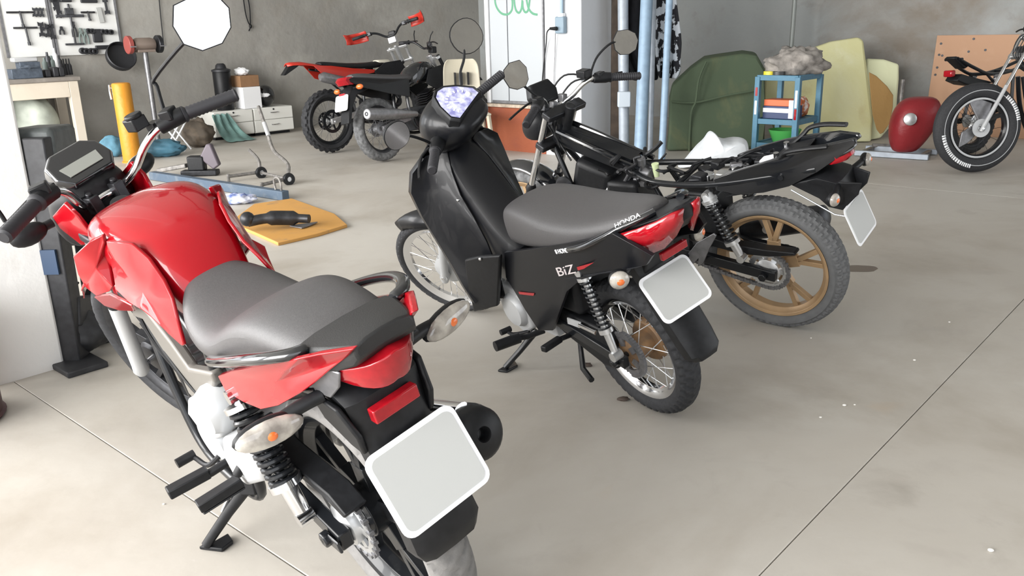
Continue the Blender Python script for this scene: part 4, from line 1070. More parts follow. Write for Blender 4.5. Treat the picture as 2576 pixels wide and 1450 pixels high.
    rings = [sym([(0, zt), (hw*.8, zt-.004), (hw, zt-.02), (hw*.9, zb), (0, zb)], x) for x, hw, zt, zb in ((-.17, .085, .815, .78), (-.25, .07, .848, .81), (-.32, .045, .878, .845), (-.352, .02, .888, .875))]
    MB().loft(rings).build('tail_cowl', M_blkg, R, sub=1)
    tl = []
    for i in range(11):
        b = -1+i/5; x = -.335+.05*b*b; z = .845-.01*abs(b)
        tl.append([Vector((x, .055*b, z+.018)), Vector((x-.006, .055*b, z)), Vector((x+.01, .055*b, z-.02)), Vector((x+.04, .055*b, z-.02)), Vector((x+.04, .055*b, z+.018))])
    MB().loft(tl).build('tail_light', M_lens_r, R)
    ga = B.L([(1985, 372, -.085), (2020, 356, -.1), (2038, 338, -.115), (2075, 330, -.115), (2130, 331, -.1)])
    ga = [p+Vector((0, 0, .006 if k == 0 else .028)) for k, p in enumerate(ga)]; gpts = smooth_pts(ga, 4)
    back = [Vector((p.x, -p.y, p.z)) for p in gpts[::-1]]
    for sgn in (1, -1):
        MB().tube([Vector((p.x, p.y*sgn, p.z)) for p in gpts], .013, 10, flat=.7).build('grab_rail', M_blk, R)
    MB().slab([(-.05, .08, .81), (-.05, -.08, .81), (-.17, -.07, .85), (-.17, .07, .85)], (0, 0, .012)).build('rack_plate', M_blk, R, bevel=.004)
    for y in (-.05, .05): MB().cyl((-.06, y, .80), (-.06, y, .845), .011, n=10).build('mounting_bolt', M_chr, R)
    # rear fender and plate holder
    rows = []
    for x, z, hw in ((.12, .655, .07), (0, .69, .075), (-.14, .735, .08), (-.24, .77, .085), (-.31, .755, .08), (-.325, .70, .07), (-.328, .66, .06)):
        rows.append([Vector((x+.05, hw, z-.02)), Vector((x+.012, hw, z-.003)), Vector((x, hw*.7, z)), Vector((x-.003, 0, z+.002)), Vector((x, -hw*.7, z)), Vector((x+.012, -hw, z-.003)), Vector((x+.05, -hw, z-.02))])
    MB().sheet(rows).build('rear_fender', M_blk, R, solid=.006, bevel=.002)
    sdp = B.L([(1990, 466, .085), (2040, 455, .085), (2120, 460, .07), (2168, 462, .05), (2160, 490, .05), (2120, 530, .06), (2085, 522, .07), (2060, 500, .08)])
    panel(B, sdp, .008, 'plate_holder', M_blk, both=True)
    MB().tube([B.loc(1990, 478, y=.09), B.loc(2100, 540, y=.07), B.loc(2130, 545, y=.06)], .003, 6).build('fender_stay', M_chr, R)
    plate(B, (-.33, .651), (-.391, .498))
    for s in (1, -1):
        indicator(B, (-.325, s*.175, .735), (.2, s, .1), .055, .026, [(-.3, s*.07, .735), (-.31, s*.11, .737), (-.315, s*.15, .736)])
    # swingarm, chain, shocks
    sw = MB()
    for s in (1, -1): sw.beam((-.05, s*.1, .308), (.44, s*.09, .36), .03, .045)
    sw.cyl((.44, -.1, .36), (.44, .1, .36), .024, n=12).cyl((0, -.13, .308), (0, .13, .308), .011, n=12)
    for s in (1, -1): sw.cyl((0, s*.115, .308), (0, s*.135, .308), .019, n=6)
    sw.build('swingarm', M_blkm, R, bevel=.004)
    cg = [(.3, .46), (.15, .43), (.0, .425), (-.13, .432), (-.135, .42), (-.02, .395), (.1, .39), (.28, .41)]
    MB().slab([(x, .098, z) for x, z in cg], (0, -.05, 0)).build('chain_guard', M_blk, R, bevel=.004)
    ch = MB(); n = 84
    for i in range(n):
        f = i/n; Lc = .44
        if f < .38: t = f/.38; p = Vector((Lc*(1-t), .064, .39*(1-t)+.395*t))
        elif f < .62: t = (f-.38)/.24; a = (90+180*t)*D2R; p = Vector((math.cos(a)*.087, .064, .308+math.sin(a)*.087))
        else: t = (f-.62)/.38; p = Vector((Lc*t, .064, .221*(1-t)+.325*t-.012*math.sin(PI*t)))
        ch.box(p, (.017, .014, .015) if i % 2 else (.014, .008, .018))
    stuff(ch.build('chain', M_grey, R))
    for s in (1, -1):
        so = spring(B, (.212, s*.13, .672), (.082, s*.13, .392), .031, .0055, 10, M_blkm, M_blk, M_alu, R, low=.28)
        d = Vector((.13, 0, .28)).normalized(); p = Vector((.212, s*.13, .672))
        MB().tube([p+d*.005, p-d*.03, p-d*.045], [.02, .03, .03], 16).build('shock_cap', M_alup, so)
    br = B.L([(1718, 655, .14), (1752, 612, .145), (1795, 588, .145), (1802, 594, .145), (1785, 625, .145), (1768, 665, .14), (1755, 672, .14), (1757, 650, .14), (1740, 668, .14)])
    panel(B, br, .01, 'footpeg_bracket', M_grey, both=True)
    for s in (1, -1):
        MB().tube([(.33, s*.13, .37), (.34, s*.17, .365)], .011, 8).beam((.34, s*.165, .365), (.35, s*.26, .37), .03, .024).build('passenger_footpeg', M_blk, R, bevel=.005)
        MB().tube([(.52, s*.1, .27), (.53, s*.19, .27)], .011, 8).beam((.53, s*.18, .272), (.535, s*.29, .28), .032, .026).build('footpeg', M_blk, R, bevel=.005)
    MB().tube(smooth_pts([(.78, 0, .6), (.9, -.05, .55), (.9, -.08, .36), (.8, -.11, .22), (.55, -.13, .2), (.35, -.15, .26), (.22, -.165, .32)], 5), .018, 10).build('exhaust_pipe', M_dk, R)
    m0 = B.loc(2075, 545, y=-.17)
    MB().tube([m0+Vector((-.012, 0, .004)), m0, m0+Vector((.05, 0, -.016)), m0+Vector((.36, .0, -.115)), Vector((.22, -.165, .32))], [.03, .05, .055, .052, .02], 20).build('muffler', M_dk, R)
    top = Vector((.5, .1, .235)); f0 = top.copy(); wz = (B.mw @ Vector((.56, .27, .06))); wz.z = .008; f0 = B.inv @ wz
    MB().tube([top, (top+f0)/2, f0], [.015, .012, .012], 10).build('side_stand', M_blkm, R)
    return B
YB = build_ybr()
# ================================================================== off-road bikes by the wall
def forks(B, c, hw, m_low, ln, m_up, r=.024, st=True):
    ax = B.axis
    for s in (1, -1):
        e = c+Vector((0, s*hw, 0))
        f = B.mb(st).tube([e-ax*.03, e+ax*.02, e+ax*ln*.45], [r*.8, r, r*.9], 14).build('fork_leg', m_low, B.root)
        B.mb(st).cyl(e+ax*ln*.44, e+ax*ln, r*.78, n=12).build('fork_tube', m_up, f)
    B.mb(st).cyl(c-Yx*(hw+.015), c+Yx*(hw+.015), .009, n=10).build('front_axle', M_chr, B.root)
    t = B.mb(st)
    for k in (ln-.2, ln-.03): t.beam(c+ax*k-Yx*(hw+.03)+Vector((-.02, 0, 0)), c+ax*k+Yx*(hw+.03)+Vector((-.02, 0, 0)), .05, .03, up=ax)
    t.cyl(c+ax*(ln-.22)+Vector((-.05, 0, 0)), c+ax*(ln)+Vector((-.05, 0, 0)), .025, n=12).build('triple_clamp', M_alu, B.root, bevel=.005)
def build_dirt():
    B = Bike('off_road_motorcycle', 'red and black off-road motorcycle with knobbly tyre and red handguards', -1.95, 9.431, 47.4, .95, 1.47, .1, 26.5, 33.4)
    R = B.root
    rw = spoked_wheel(B, 'rear_wheel', (0, 0, .345), .345, .12, .242, M_blkm, M_rub, 'knob', 26, .055, .1, 32, m_sp=M_grey, tn=16)
    disc(MB(), (0, 0, .345), .125, -.07, .006, .72).build('brake_disc', M_blkm, rw)
    sprocket(MB(), (0, 0, .345), .1, .055, 44).build('sprocket', M_dk, rw)
    fw = spoked_wheel(B, 'front_wheel', (1.47, 0, .345), .345, .09, .275, M_blkm, M_rub, 'knob', 28, .045, .09, 32, st=True, m_sp=M_grey, tn=14)
    forks(B, Vector((1.47, 0, .345)), .095, M_blkm, .86, M_alu)
    half = [(.98, 0, 1.22), (.97, .06, 1.225), (.93, .14, 1.28), (.89, .22, 1.295), (.83, .41, 1.285)]
    B.mb(True).tube(smooth_pts([(x, -y, z) for x, y, z in half[::-1]]+half[1:], 5), .013, 10).build('handlebar', M_blkm, R)
    for s in (1, -1):
        ribbed_grip(B, (.885, s*.27, 1.295), (.83, s*.41, 1.285), .018)
        B.mb(True).box((.9, s*.22, 1.295), (.05, .05, .04)).build('switch_housing', M_dk, R, bevel=.005)
        rows = []
        for i in range(7):
            t = i/6; y = s*(.27+.19*t); x = .95+.04*math.sin(PI*t)-.08*t
            rows.append([Vector((x-.02, y, 1.35)), Vector((x+.02, y, 1.32)), Vector((x+.03, y, 1.28)), Vector((x+.01, y, 1.24))])
        rows.append([p+Vector((-.09, s*.015, 0)) for p in rows[-1]])
        B.mb(True).sheet(rows).build('handguard', mat('orange_red_plastic', (.45, .028, .016), .35), R, solid=.006)
    B.mb(True).box((1.0, 0, 1.17), (.06, .1, .07)).build('bar_clamp', M_alu, R, bevel=.008)
    B.mb(True).box((1.04, 0, 1.25), (.05, .08, .05)).build('instrument', M_blk, R, bevel=.008)
    MO = MT['orange_red_plastic']
    # seat, fender, panels
    S = [(.92, .95, .05, .9), (.8, .96, .07, .88), (.6, .94, .085, .87), (.3, .945, .09, .88), (.05, .975, .085, .91), (-.1, .985, .07, .94)]
    MB().loft([sym([(0, zt), (hw*.7, zt-.01), (hw, zt-.035), (hw, zb), (0, zb)], x) for x, zt, hw, zb in S]).build('seat', M_blk, R, sub=1)
    F = [(.02, .93, .1), (-.15, .96, .095), (-.3, .985, .085), (-.42, .985, .06), (-.47, .975, .03)]
    rows = [[Vector((x, b*hw, z-.03*b*b)) for b in (-1, -.6, 0, .6, 1)] for x, z, hw in F]
    MB().sheet(rows).build('rear_fender', MO, R, solid=.006)
    MB().slab([(-.3, 0.03, .965), (-.44, .03, .96), (-.53, .03, .86), (-.5, .03, .86), (-.36, .03, .93)], (0, -.06, 0)).build('fender_flap', M_blk, R, bevel=.005)
    for s in (1, -1):
        panel(B, [(-.2, s*.1, .945), (.02, s*.115, .93), (.3, s*.11, .89), (.62, s*.1, .86), (.62, s*.1, .83), (.3, s*.12, .80), (.1, s*.125, .76), (-.05, s*.12, .80), (-.12, s*.11, .87)], .012*s, 'side_panel', MO)
        panel(B, [(.95, s*.16, .95), (.75, s*.12, .93), (.6, s*.11, .84), (.7, s*.13, .72), (.95, s*.19, .62), (1.05, s*.19, .78)], .012*s, 'radiator_shroud', M_blk)
    MB().box((.8, 0, .9), (.2, .12, .12)).build('fuel_tank', mat('cream_plastic', (.62, .6, .5), .5), R, bevel=.03, seg=3)
    # frame, engine, swingarm, exhaust
    fr = MB()
    for s in (1, -1):
        fr.tube(smooth_pts([(1.1, s*.03, .92), (.9, s*.07, .82), (.5, s*.09, .72), (.42, s*.1, .45), (.5, s*.1, .3), (.8, s*.08, .3), (1.02, s*.05, .6), (1.12, s*.03, .85)], 5), .018, 8)
        fr.tube([(.5, s*.09, .72), (.1, s*.08, .86), (-.15, s*.06, .9)], .012, 8); fr.tube([(.45, s*.1, .5), (.05, s*.09, .82)], .012, 8)
    fr.build('frame', M_blkm, R)
    en = MB().box((.66, 0, .42), (.32, .2, .24)).cyl((.76, 0, .5), (.86, 0, .72), .075, n=16).lathe([(0, -.16), (.09, -.16), (.1, -.12), (.1, -.08)], (.62, 0, .42), Yx, 24)
    en.build('engine', M_dk, R, bevel=.015)
    sw = MB()
    for s in (1, -1): sw.beam((-.04, s*.1, .345), (.48, s*.09, .42), .035, .06)
    sw.cyl((.48, -.11, .42), (.48, .11, .42), .025, n=10).cyl((0, -.13, .345), (0, .13, .345), .013, n=10)
    sw.build('swingarm', M_alu, R, bevel=.005)
    MB().tube([(-.16, -.14, .82), (-.12, -.145, .82), (.2, -.15, .74), (.28, -.14, .72)], [.035, .055, .055, .03], 16).build('muffler', M_grey, R)
    MB().tube(smooth_pts([(.28, -.14, .72), (.6, -.15, .6), (.85, -.12, .45), (.98, -.06, .5), (.9, 0, .66)], 4), .025, 10).build('exhaust_pipe', M_dk, R)
    spring(B, (.3, 0, .82), (.36, 0, .42), .04, .007, 8, M_white, M_blk, M_grey, R, low=.25)
    MB().beam((.5, .12, .33), (.42, .3, .02), .03, .02).build('side_stand', M_dk, R, bevel=.004)
    F = [(1.15, .62, .07), (1.3, .78, .075), (1.47, .83, .075), (1.65, .80, .06), (1.78, .72, .03)]
    B.mb(True).sheet([[Vector((x, b*hw, z-.03*b*b)) for b in (-1, -.5, 0, .5, 1)] for x, z, hw in F]).build('front_fender', MO, R, solid=.006)
    return B
build_dirt()
def build_trail():
    B = Bike('trail_motorcycle', 'black trail motorcycle with dusty rear tyre, red tail light and round-ended muffler', -1.259, 8.673, 54, 10.4, 1.38, .1, 26.5, -25)
    R = B.root
    rw = spoked_wheel(B, 'rear_wheel', (0, 0, .325), .325, .11, .23, M_dk, M_rubd, 'block', 30, .07, .12, 32, m_hub=M_grey, m_sp=M_grey, tn=14)
    fw = spoked_wheel(B, 'front_wheel', (1.38, 0, .33), .33, .09, .255, M_dk, M_rubd, 'block', 32, .05, .1, 32, st=True, m_sp=M_grey, tn=14)
    forks(B, Vector((1.38, 0, .33)), .095, M_grey, .78, M_blk)
    half = [(.95, 0, 1.1), (.94, .06, 1.1), (.9, .14, 1.15), (.87, .2, 1.165), (.81, .38, 1.15)]
    B.mb(True).tube(smooth_pts([(x, -y, z) for x, y, z in half[::-1]]+half[1:], 5), .012, 10).build('handlebar', M_blkm, R)
    for s in (1, -1):
        ribbed_grip(B, (.865, s*.25, 1.16), (.81, s*.38, 1.15), .018)
        B.mb(True).tube(smooth_pts([(.93, s*.17, 1.17), (.94, s*.22, 1.17), (.9, s*.36, 1.16)], 4), .007, 8).build('brake_lever' if s < 0 else 'clutch_lever', M_blk, R)
        B.mb(True).tube([(.9, s*.17, 1.16), (.91, s*.2, 1.24), (.93, s*.22, 1.28)], .006, 8).build('mirror_stem', M_blk, R)
    B.mb(True).box((1.02, 0, 1.08), (.06, .1, .07)).build('instrument', M_blk, R, bevel=.01)
    B.mb(True).sheet([[Vector((x, b*hw, z-.03*b*b)) for b in (-1, -.5, 0, .5, 1)] for x, z, hw in ((1.1, .62, .07), (1.25, .74, .075), (1.42, .78, .075), (1.6, .74, .05))]).build('front_fender', M_blk, R, solid=.006)
    S = [(.62, .86, .07, .78), (.5, .85, .11, .76), (.25, .85, .13, .77), (0, .88, .12, .8), (-.2, .9, .1, .83), (-.28, .89, .07, .84)]
    MB().loft([sym([(0, zt), (hw*.7, zt-.008), (hw, zt-.035), (hw, zb), (0, zb)], x) for x, zt, hw, zb in S]).build('seat', M_seat, R, sub=1)
    T = [(.5, .85, .1), (.6, .93, .14), (.75, .98, .16), (.9, .96, .14), (1.0, .9, .08)]
    MB().loft([sym([(0, zt), (hw*.6, zt-.01), (hw, zt-.07), (hw*.9, zt-.2), (0, .72)], x) for x, zt, hw in T]).build('fuel_tank', M_blkg, R, sub=1)
    for s in (1, -1):
        panel(B, [(.45, s*.13, .78), (.2, s*.14, .79), (-.05, s*.13, .81), (-.3, s*.09, .85), (-.36, s*.07, .83), (-.2, s*.12, .74), (.1, s*.14, .66), (.4, s*.14, .6)], .012*s, 'side_panel', M_blk)
        panel(B, [(.98, s*.17, .9), (.75, s*.16, .86), (.68, s*.15, .72), (.85, s*.18, .62), (1.08, s*.19, .72)], .012*s, 'tank_shroud', M_blk)
    tl = [[Vector((x+.05*b*b, .075*b, z)) for x, z in ((-.4, .86), (-.43, .83), (-.4, .785), (-.34, .785), (-.34, .86))] for b in [-1+i/4 for i in range(9)]]
    MB().loft(tl).build('tail_light', M_lens_r, R)
    MB().slab([(-.05, .06, .74), (-.3, .06, .78), (-.36, .06, .7), (-.42, .05, .52), (-.46, .045, .42), (-.42, .045, .42), (-.36, .05, .56), (-.26, .06, .68)], (0, -.12, 0)).build('rear_fender', M_blk, R, bevel=.01)
    o, c, up, nn = plate(B, (-.40, .70), (-.455, .55), .18)
    MB().box(c+up*.085-nn*.004, (.02, .08, .02)).build('reflector', M_lens_r, R, bevel=.003)
    for s in (1, -1): 
        t = MB().tube([(-.3, s*.07, .75), (-.3, s*.13, .75)], .01, 8).build('turn_signal', M_blk, R)
        MB().ball((-.3, s*.16, .75), (.03, .042, .026), 14, 8).build('lens', M_amber, t)
    fr = MB()
    for s in (1, -1):
        fr.tube(smooth_pts([(1.05, s*.03, .86), (.8, s*.06, .76), (.45, s*.09, .72), (.4, s*.1, .42), (.5, s*.1, .26), (.8, s*.08, .26), (.98, s*.05, .5), (1.07, s*.03, .78)], 5), .017, 8)
        fr.tube([(.45, s*.09, .72), (.05, s*.09, .78), (-.25, s*.07, .8)], .012, 8)
    fr.build('frame', M_blkm, R)
    en = MB().box((.62, 0, .38), (.34, .22, .24)).lathe([(0, -.16), (.09, -.16), (.1, -.13), (.1, -.1)], (.6, 0, .38), Yx, 24)
    for i in range(7): en.box((.76+i*.01, 0, .5+i*.025), (.16, .16, .01), Matrix.Rotation(-.35, 3, 'Y'))
    en.build('engine', M_dk, R, bevel=.01)
    sw = MB()
    for s in (1, -1): sw.beam((-.04, s*.1, .325), (.44, s*.09, .4), .03, .05)
    sw.cyl((.44, -.1, .4), (.44, .1, .4), .025, n=10).cyl((0, -.13, .325), (0, .13, .325), .012, n=10).build('swingarm', M_grey, R, bevel=.004)
    m0 = B.loc(923, 287, y=-.17); m1 = Vector((.42, -.16, .42)); d = (m1-m0).normalized()
    mu = MB().tube([m0, m0+d*.02, m0+d*.35, m1], [.05, .058, .058, .03], 20).build('muffler', M_grey, R)
    MB().lathe([(0, -.004), (.042, -.004), (.048, .004), (.03, .0), (0, .0)], m0, d, 24).build('muffler_end_ring', M_alup, mu)
    MB().lathe([(.012, -.008), (.02, -.008), (.02, -.002), (.012, -.002), (.012, -.008)], m0, d, 18).build('tail_pipe', M_dk, mu)
    MB().tube(smooth_pts([m1, (.65, -.16, .32), (.88, -.1, .3), (.98, -.03, .5), (.88, 0, .62)], 4), .02, 10).build('exhaust_pipe', M_dk, R)
    MB().beam((.45, .12, .3), (.4, .27, .06), .03, .02).build('side_stand', M_dk, R, bevel=.004)
    return B
build_trail()
def build_right():
    B = Bike('motorcycle', 'half-dismantled motorcycle with white-lettered front tyre before the plywood board', 0, 0, 0, 0, 1.34, .1, 27, 0)
    COL.objects.unlink(B.root); bpy.data.objects.remove(B.root)
    f = atz(2446, 436); yaw = 188; c, s_ = math.cos(yaw*D2R), math.sin(yaw*D2R)
    B = Bike('motorcycle', 'half-dismantled motorcycle with white-lettered front tyre before the plywood board', f.x-1.34*c, f.y-1.34*s_, yaw, -2, 1.34, .1, 27, -6)
    R = B.root; C0 = Vector((1.34, 0, .375))
    fw = spoked_wheel(B, 'front_wheel', C0, .375, .13, .245, M_blkm, M_rub, 'block', 34, .05, .1, 12, st=True, m_sp=M_dk, tn=16)
    B.mb(True).lathe([(.306, .0645), (.309, .0655), (.312, .0645), (.309, .063), (.306, .0645)], C0, Yx, 64).build('tyre_line', M_alup, fw)
    B.mb(True).lathe([(.232, .044), (.24, .046), (.248, .044), (.24, .042), (.232, .044)], C0, Yx, 64).build('rim_tape', M_alup, fw)
    disc(B.mb(True), C0, .075, .062, ri=.4).build('brake_disc', M_alup, fw)
    B.mb(True).slab([C0+Vector((x, .03, z)) for x, z in ((.0, .05), (.1, .22), (.03, .25), (-.1, .2), (-.06, .02), (.08, -.12), (.16, -.16), (.14, -.03))], (0, -.02, 0)).build('spoke_cover', M_grey, fw, bevel=.006)
    random.seed(4)
    for a0, a1 in ((282, 350), (128, 170)):
        lt = B.mb(True); a = a0
        while a < a1:
            w = random.uniform(1.6, 3.2)
            lt.add([C0+Vector((math.cos(t*D2R)*r, .0655-abs(r-.32)*.06, math.sin(t*D2R)*r)) for t, r in ((a, .302), (a+w, .302), (a+w, .334), (a, .334))], [(0, 1, 2, 3)]); a += w+1.2
        stuff(lt.build('tyre_lettering', M_white, fw, solid=.002))
    forks(B, C0, .085, M_alup, .84, M_chr, .017)
    half = [(.88, 0, 1.12), (.87, .06, 1.12), (.83, .14, 1.16), (.8, .22, 1.17), (.74, .38, 1.16)]
    B.mb(True).tube(smooth_pts([(x, -y, z) for x, y, z in half[::-1]]+half[1:], 5), .012, 10).build('handlebar', M_blkm, R)
    for s in (1, -1):
        ribbed_grip(B, (.8, s*.25, 1.17), (.74, s*.38, 1.16), .018)
        B.mb(True).tube(smooth_pts([(.87, s*.17, 1.17), (.88, s*.24, 1.17), (.84, s*.36, 1.16)], 4), .007, 8).build('brake_lever' if s < 0 else 'clutch_lever', M_blk, R)
        B.mb(True).box((.86, s*.18, 1.17), (.05, .05, .04)).build('switch_housing', M_blk, R, bevel=.005)
    for i in range(4):
        B.mb(True).tube(smooth_pts([(.86, .16-.06*i, 1.15), (1.02, .12-.05*i, 1.1), (1.06, .06-.03*i, .95), (.96, .03, .85)], 6), .004, 6).build('cable', M_blk, R)
    B.mb(True).box((.98, 0, .98), (.08, .13, .09)).build('headlight_bracket', M_dk, R, bevel=.01)
    fr = MB()
    for s in (1, -1):
        fr.tube(smooth_pts([(.99, s*.03, .86), (.8, s*.06, .78), (.45, s*.09, .7), (.4, s*.1, .42), (.5, s*.1, .26), (.75, s*.08, .26), (.92, s*.05, .5), (1.0, s*.03, .78)], 5), .018, 8)
        fr.tube([(.45, s*.09, .7), (.0, s*.09, .78), (-.3, s*.07, .82)], .013, 8)
    fr.build('frame', M_blkm, R)
    MB().box((.6, 0, .4), (.34, .22, .26)).build('engine', M_dk, R, bevel=.02)
    rw = spoked_wheel(B, 'rear_wheel', (0, 0, .31), .31, .11, .235, M_dk, M_rub, 'block', 34, .06, .12, 24, m_sp=M_dk, tn=12)
    sw = MB()
    for s in (1, -1): sw.beam((-.04, s*.1, .31), (.44, s*.09, .38), .03, .05)
    sw.cyl((.44, -.1, .38), (.44, .1, .38), .025, n=10).cyl((0, -.13, .31), (0, .13, .31), .012, n=10).build('swingarm', M_dk, R, bevel=.004)
    # the rear end of another stripped bike standing behind it
    g = atz(2470, 398)
    B2 = Bike('motorcycle', 'bare motorcycle tail with small red light standing before the plywood board', g.x, g.y+.25, 25, 3, 1.3, .1, 26, 0)
    R = B2.root
    spoked_wheel(B2, 'rear_wheel', (0, 0, .31), .31, .11, .235, M_dk, M_rub, 'block', 34, .06, .12, 24, m_sp=M_dk, tn=12)
    fr = MB()
    for s in (1, -1):
        fr.tube(smooth_pts([(.75, s*.05, .86), (.4, s*.09, .76), (.1, s*.09, .74), (-.1, s*.08, .8), (-.32, s*.05, .9)], 5), .016, 8)
        fr.tube([(.42, s*.1, .4), (.42, s*.09, .76)], .016, 8); fr.tube([(.42, s*.1, .45), (.05, s*.09, .74)], .012, 8)
        fr.beam((-.04, s*.1, .31), (.44, s*.09, .38), .03, .05)
    for x, z in ((.4, .76), (.05, .745), (-.3, .89)): fr.cyl((x, -.09, z), (x, .09, z), .014, n=8)
    fr.cyl((0, -.13, .31), (0, .13, .31), .012, n=10).cyl((.43, -.1, .38), (.43, .1, .38), .024, n=10)
    fr.build('frame', M_blkm, R)
    MB().slab([(-.12, .06, .84), (-.34, .05, .92), (-.37, .05, .9), (-.2, .06, .8)], (0, -.11, 0)).build('tail_bracket', M_blk, R, bevel=.01)
    MB().slab([(.2, .07, .66), (-.1, .07, .72), (-.28, .06, .76), (-.33, .06, .7), (-.2, .07, .66), (-.05, .07, .64)], (0, -.14, 0)).build('rear_fender', M_blk, R, bevel=.01)
    MB().box((-.345, 0, .765), (.06, .09, .06)).build('tail_light', M_lens_r, R, bevel=.012)
    for s in (1, -1): spring(B2, (.15, s*.115, .72), (.06, s*.115, .36), .028, .005, 8, M_blkm, M_blk, M_grey, R)
    MB().beam((.5, .1, .33), (.5, .22, .015), .03, .02).build('side_stand', M_dk, R, bevel=.004)
build_right()
# ================================================================== left wall: tools, bench, drawers
from mathutils import noise as mnoise
def onl(px, py, off=0.0): return hit(px, py, PL+NL*off, NL)
def WL(t, off, z=0.0): return PL+UL*t+NL*off+Z*z
BL = Matrix((UL, NL, Z)).transposed()          # columns: along wall, into room, up
def boxl(mb, t, off, z, st, so, sz, rot=None):
    r = BL if rot is None else BL @ rot
    return mb.box(WL(t, off, z), (st, so, sz), r)
def lump(c, r, amp=.2, fr=2.0, seed=0, nu=28, nv=16, rot=None, flat=None):
    mb = MB().ball((0, 0, 0), 1.0, nu, nv); out = []
    for p in mb.v:
        k = 1+amp*mnoise.noise(p*fr+Vector((seed*7.3, seed, 0)))+amp*.5*mnoise.noise(p*fr*2.3+Vector((0, seed*3.1, 2)))
        q = Vector((p.x*r[0]*k, p.y*r[1]*k, p.z*r[2]*k))
        if rot is not None: q = rot @ q
        q = q+Vector(c)
        if flat is not None and q.z < flat: q.z = flat+(q.z-flat)*.02
        out.append(q)
    mb.v = out; mb.sm = 180; return mb
M_board = stained('white_tool_board', (0.72, 0.73, 0.72), [((.6, .58, .5), 2.0, .5, .75, .5)], rough=.6, bump=.03)
M_tool = mat('tool_steel', (.07, .072, .078), .45, .7, var=.3)
M_tool2 = mat('dark_tool', (.03, .031, .035), .5, .3)
M_cream = stained('cream_bench_paint', (.62, .56, .47), [((.5, .43, .34), 4.0, .5, .75, .5)], rough=.6, bump=.05)
M_worktop = stained('oily_worktop', (.22, .2, .18), [((.35, .33, .3), 3, .5, .7, .6), ((.1, .09, .08), 5, .55, .75, .6)], rough=.6)
for x0, x1, lab in ((4, 113, 'white tool board filling the wall beside the pillar, hung with T-handles'), (131, 285, 'white tool board nearer the wall cable, hung with pullers and sockets')):
    a = (onl(x0, 60)-PL).dot(UL); b = (onl(x1, 0)-PL).dot(UL); zb = onl(302, 130).z-.02
    r = thing('tool_board', lab, 'tool board', WL((a+b)/2, 0, zb))
    o = r.location.copy()
    MB().slab([WL(a, .004, zb)-o, WL(b, .004, zb)-o, WL(b, .004, 2.2)-o, WL(a, .004, 2.2)-o], NL*.018).build('board', M_board, r, bevel=.003)
    for t in (a, b): MB().slab([WL(t-.012, .002, zb)-o, WL(t+.012, .002, zb)-o, WL(t+.012, .002, 2.2)-o, WL(t-.012, .002, 2.2)-o], NL*.03).build('edge_strip', M_grey, r)
OFF = .045
def tl2(px, py): 
    p = onl(px, py, OFF); return (p-PL).dot(UL), p.z
def ptl(t, z, o=OFF): return WL(t, o, z)
def t_handle(px, py, w, h, lab, m=None):
    t, z = tl2(px, py); k = 1/230.0*1.0
    W2, Hh = w*.0064/2*1.0, h*.0052
    mb = MB().tube([ptl(t-W2, z), ptl(t+W2, z)], .011, 8).tube([ptl(t, z), ptl(t+.01, z-Hh)], .011, 8).tube([ptl(t+.008, z-Hh*.8), ptl(t+.01, z-Hh)], .016, 8)
    mb.tube([ptl(t, z+.012, .0235), ptl(t, z+.012, OFF)], .004, 6)
    return tag(base_origin(mb.build('t_handle_wrench', m or M_tool, smooth=40)), lab, 'wrench', 'T-handle wrenches on the tool boards')
t_handle(50, 31, 42, 30, 'long T-handle wrench hung beside three small hooks on the white board')
t_handle(64, 70, 38, 36, 'T-handle wrench hung lowest on the board nearest the pillar')
t_handle(221, 31, 24, 18, 'small T-handle wrench between the puller and the grey scraper')
def wrench(x0, y0, x1, y1, w, lab, grp, m=None):
    a, za = tl2(x0, y0); b, zb = tl2(x1, y1); A, B_ = ptl(a, za), ptl(b, zb); d = (B_-A).normalized(); s = d.cross(NL)
    mb = MB().beam(A, B_, w*.5, .012, up=NL)
    for p, sg in ((A, -1), (B_, 1)):
        q = [p+d*sg*(-w*.3)+s*w*.55, p+d*sg*w*.6+s*w*.6, p+d*sg*w*.35+s*w*.2, p+d*sg*w*.35-s*w*.2, p+d*sg*w*.6-s*w*.6, p+d*sg*(-w*.3)-s*w*.55]
        mb.slab([v+NL*.007 for v in q], -NL*.014)
    mb.tube([(A*.9+B_*.1)-NL*.02, (A*.9+B_*.1)+NL*.006], .004, 6)
    return tag(base_origin(mb.build('spanner', m or M_tool)), lab, 'spanner', grp)
for i, x in enumerate((86, 96, 105)): wrench(x, 24, x+1, 38, .035, 'one of three short spanners in a row under the board edge', 'short spanners by the T-handle')
for i, (x0, y0, x1, y1) in enumerate(((133, 2, 140, 20), (139, 2, 147, 40), (145, 2, 149, 30))): wrench(x0, y0, x1, y1, .045, ('shortest', 'longest', 'middle-sized')[i]+' dark spanner of three hung at the joint of the two boards', 'long spanners at the board joint', M_tool2)
for i, (x0, y0, x1, y1) in enumerate(((102, 62, 106, 86), (120, 66, 122, 88), (128, 68, 134, 92))): wrench(x0, y0, x1, y1, .05, 'dark spanner in the middle row beside the spray cans', 'middle row spanners', M_tool2)
wrench(264, 2, 270, 30, .05, 'hooked pry spanner beside the board corner strip', 'pry spanners')
wrench(108, 72, 126, 70, .04, 'dark spanner hung crosswise between two upright ones', 'crosswise spanners', M_tool2)
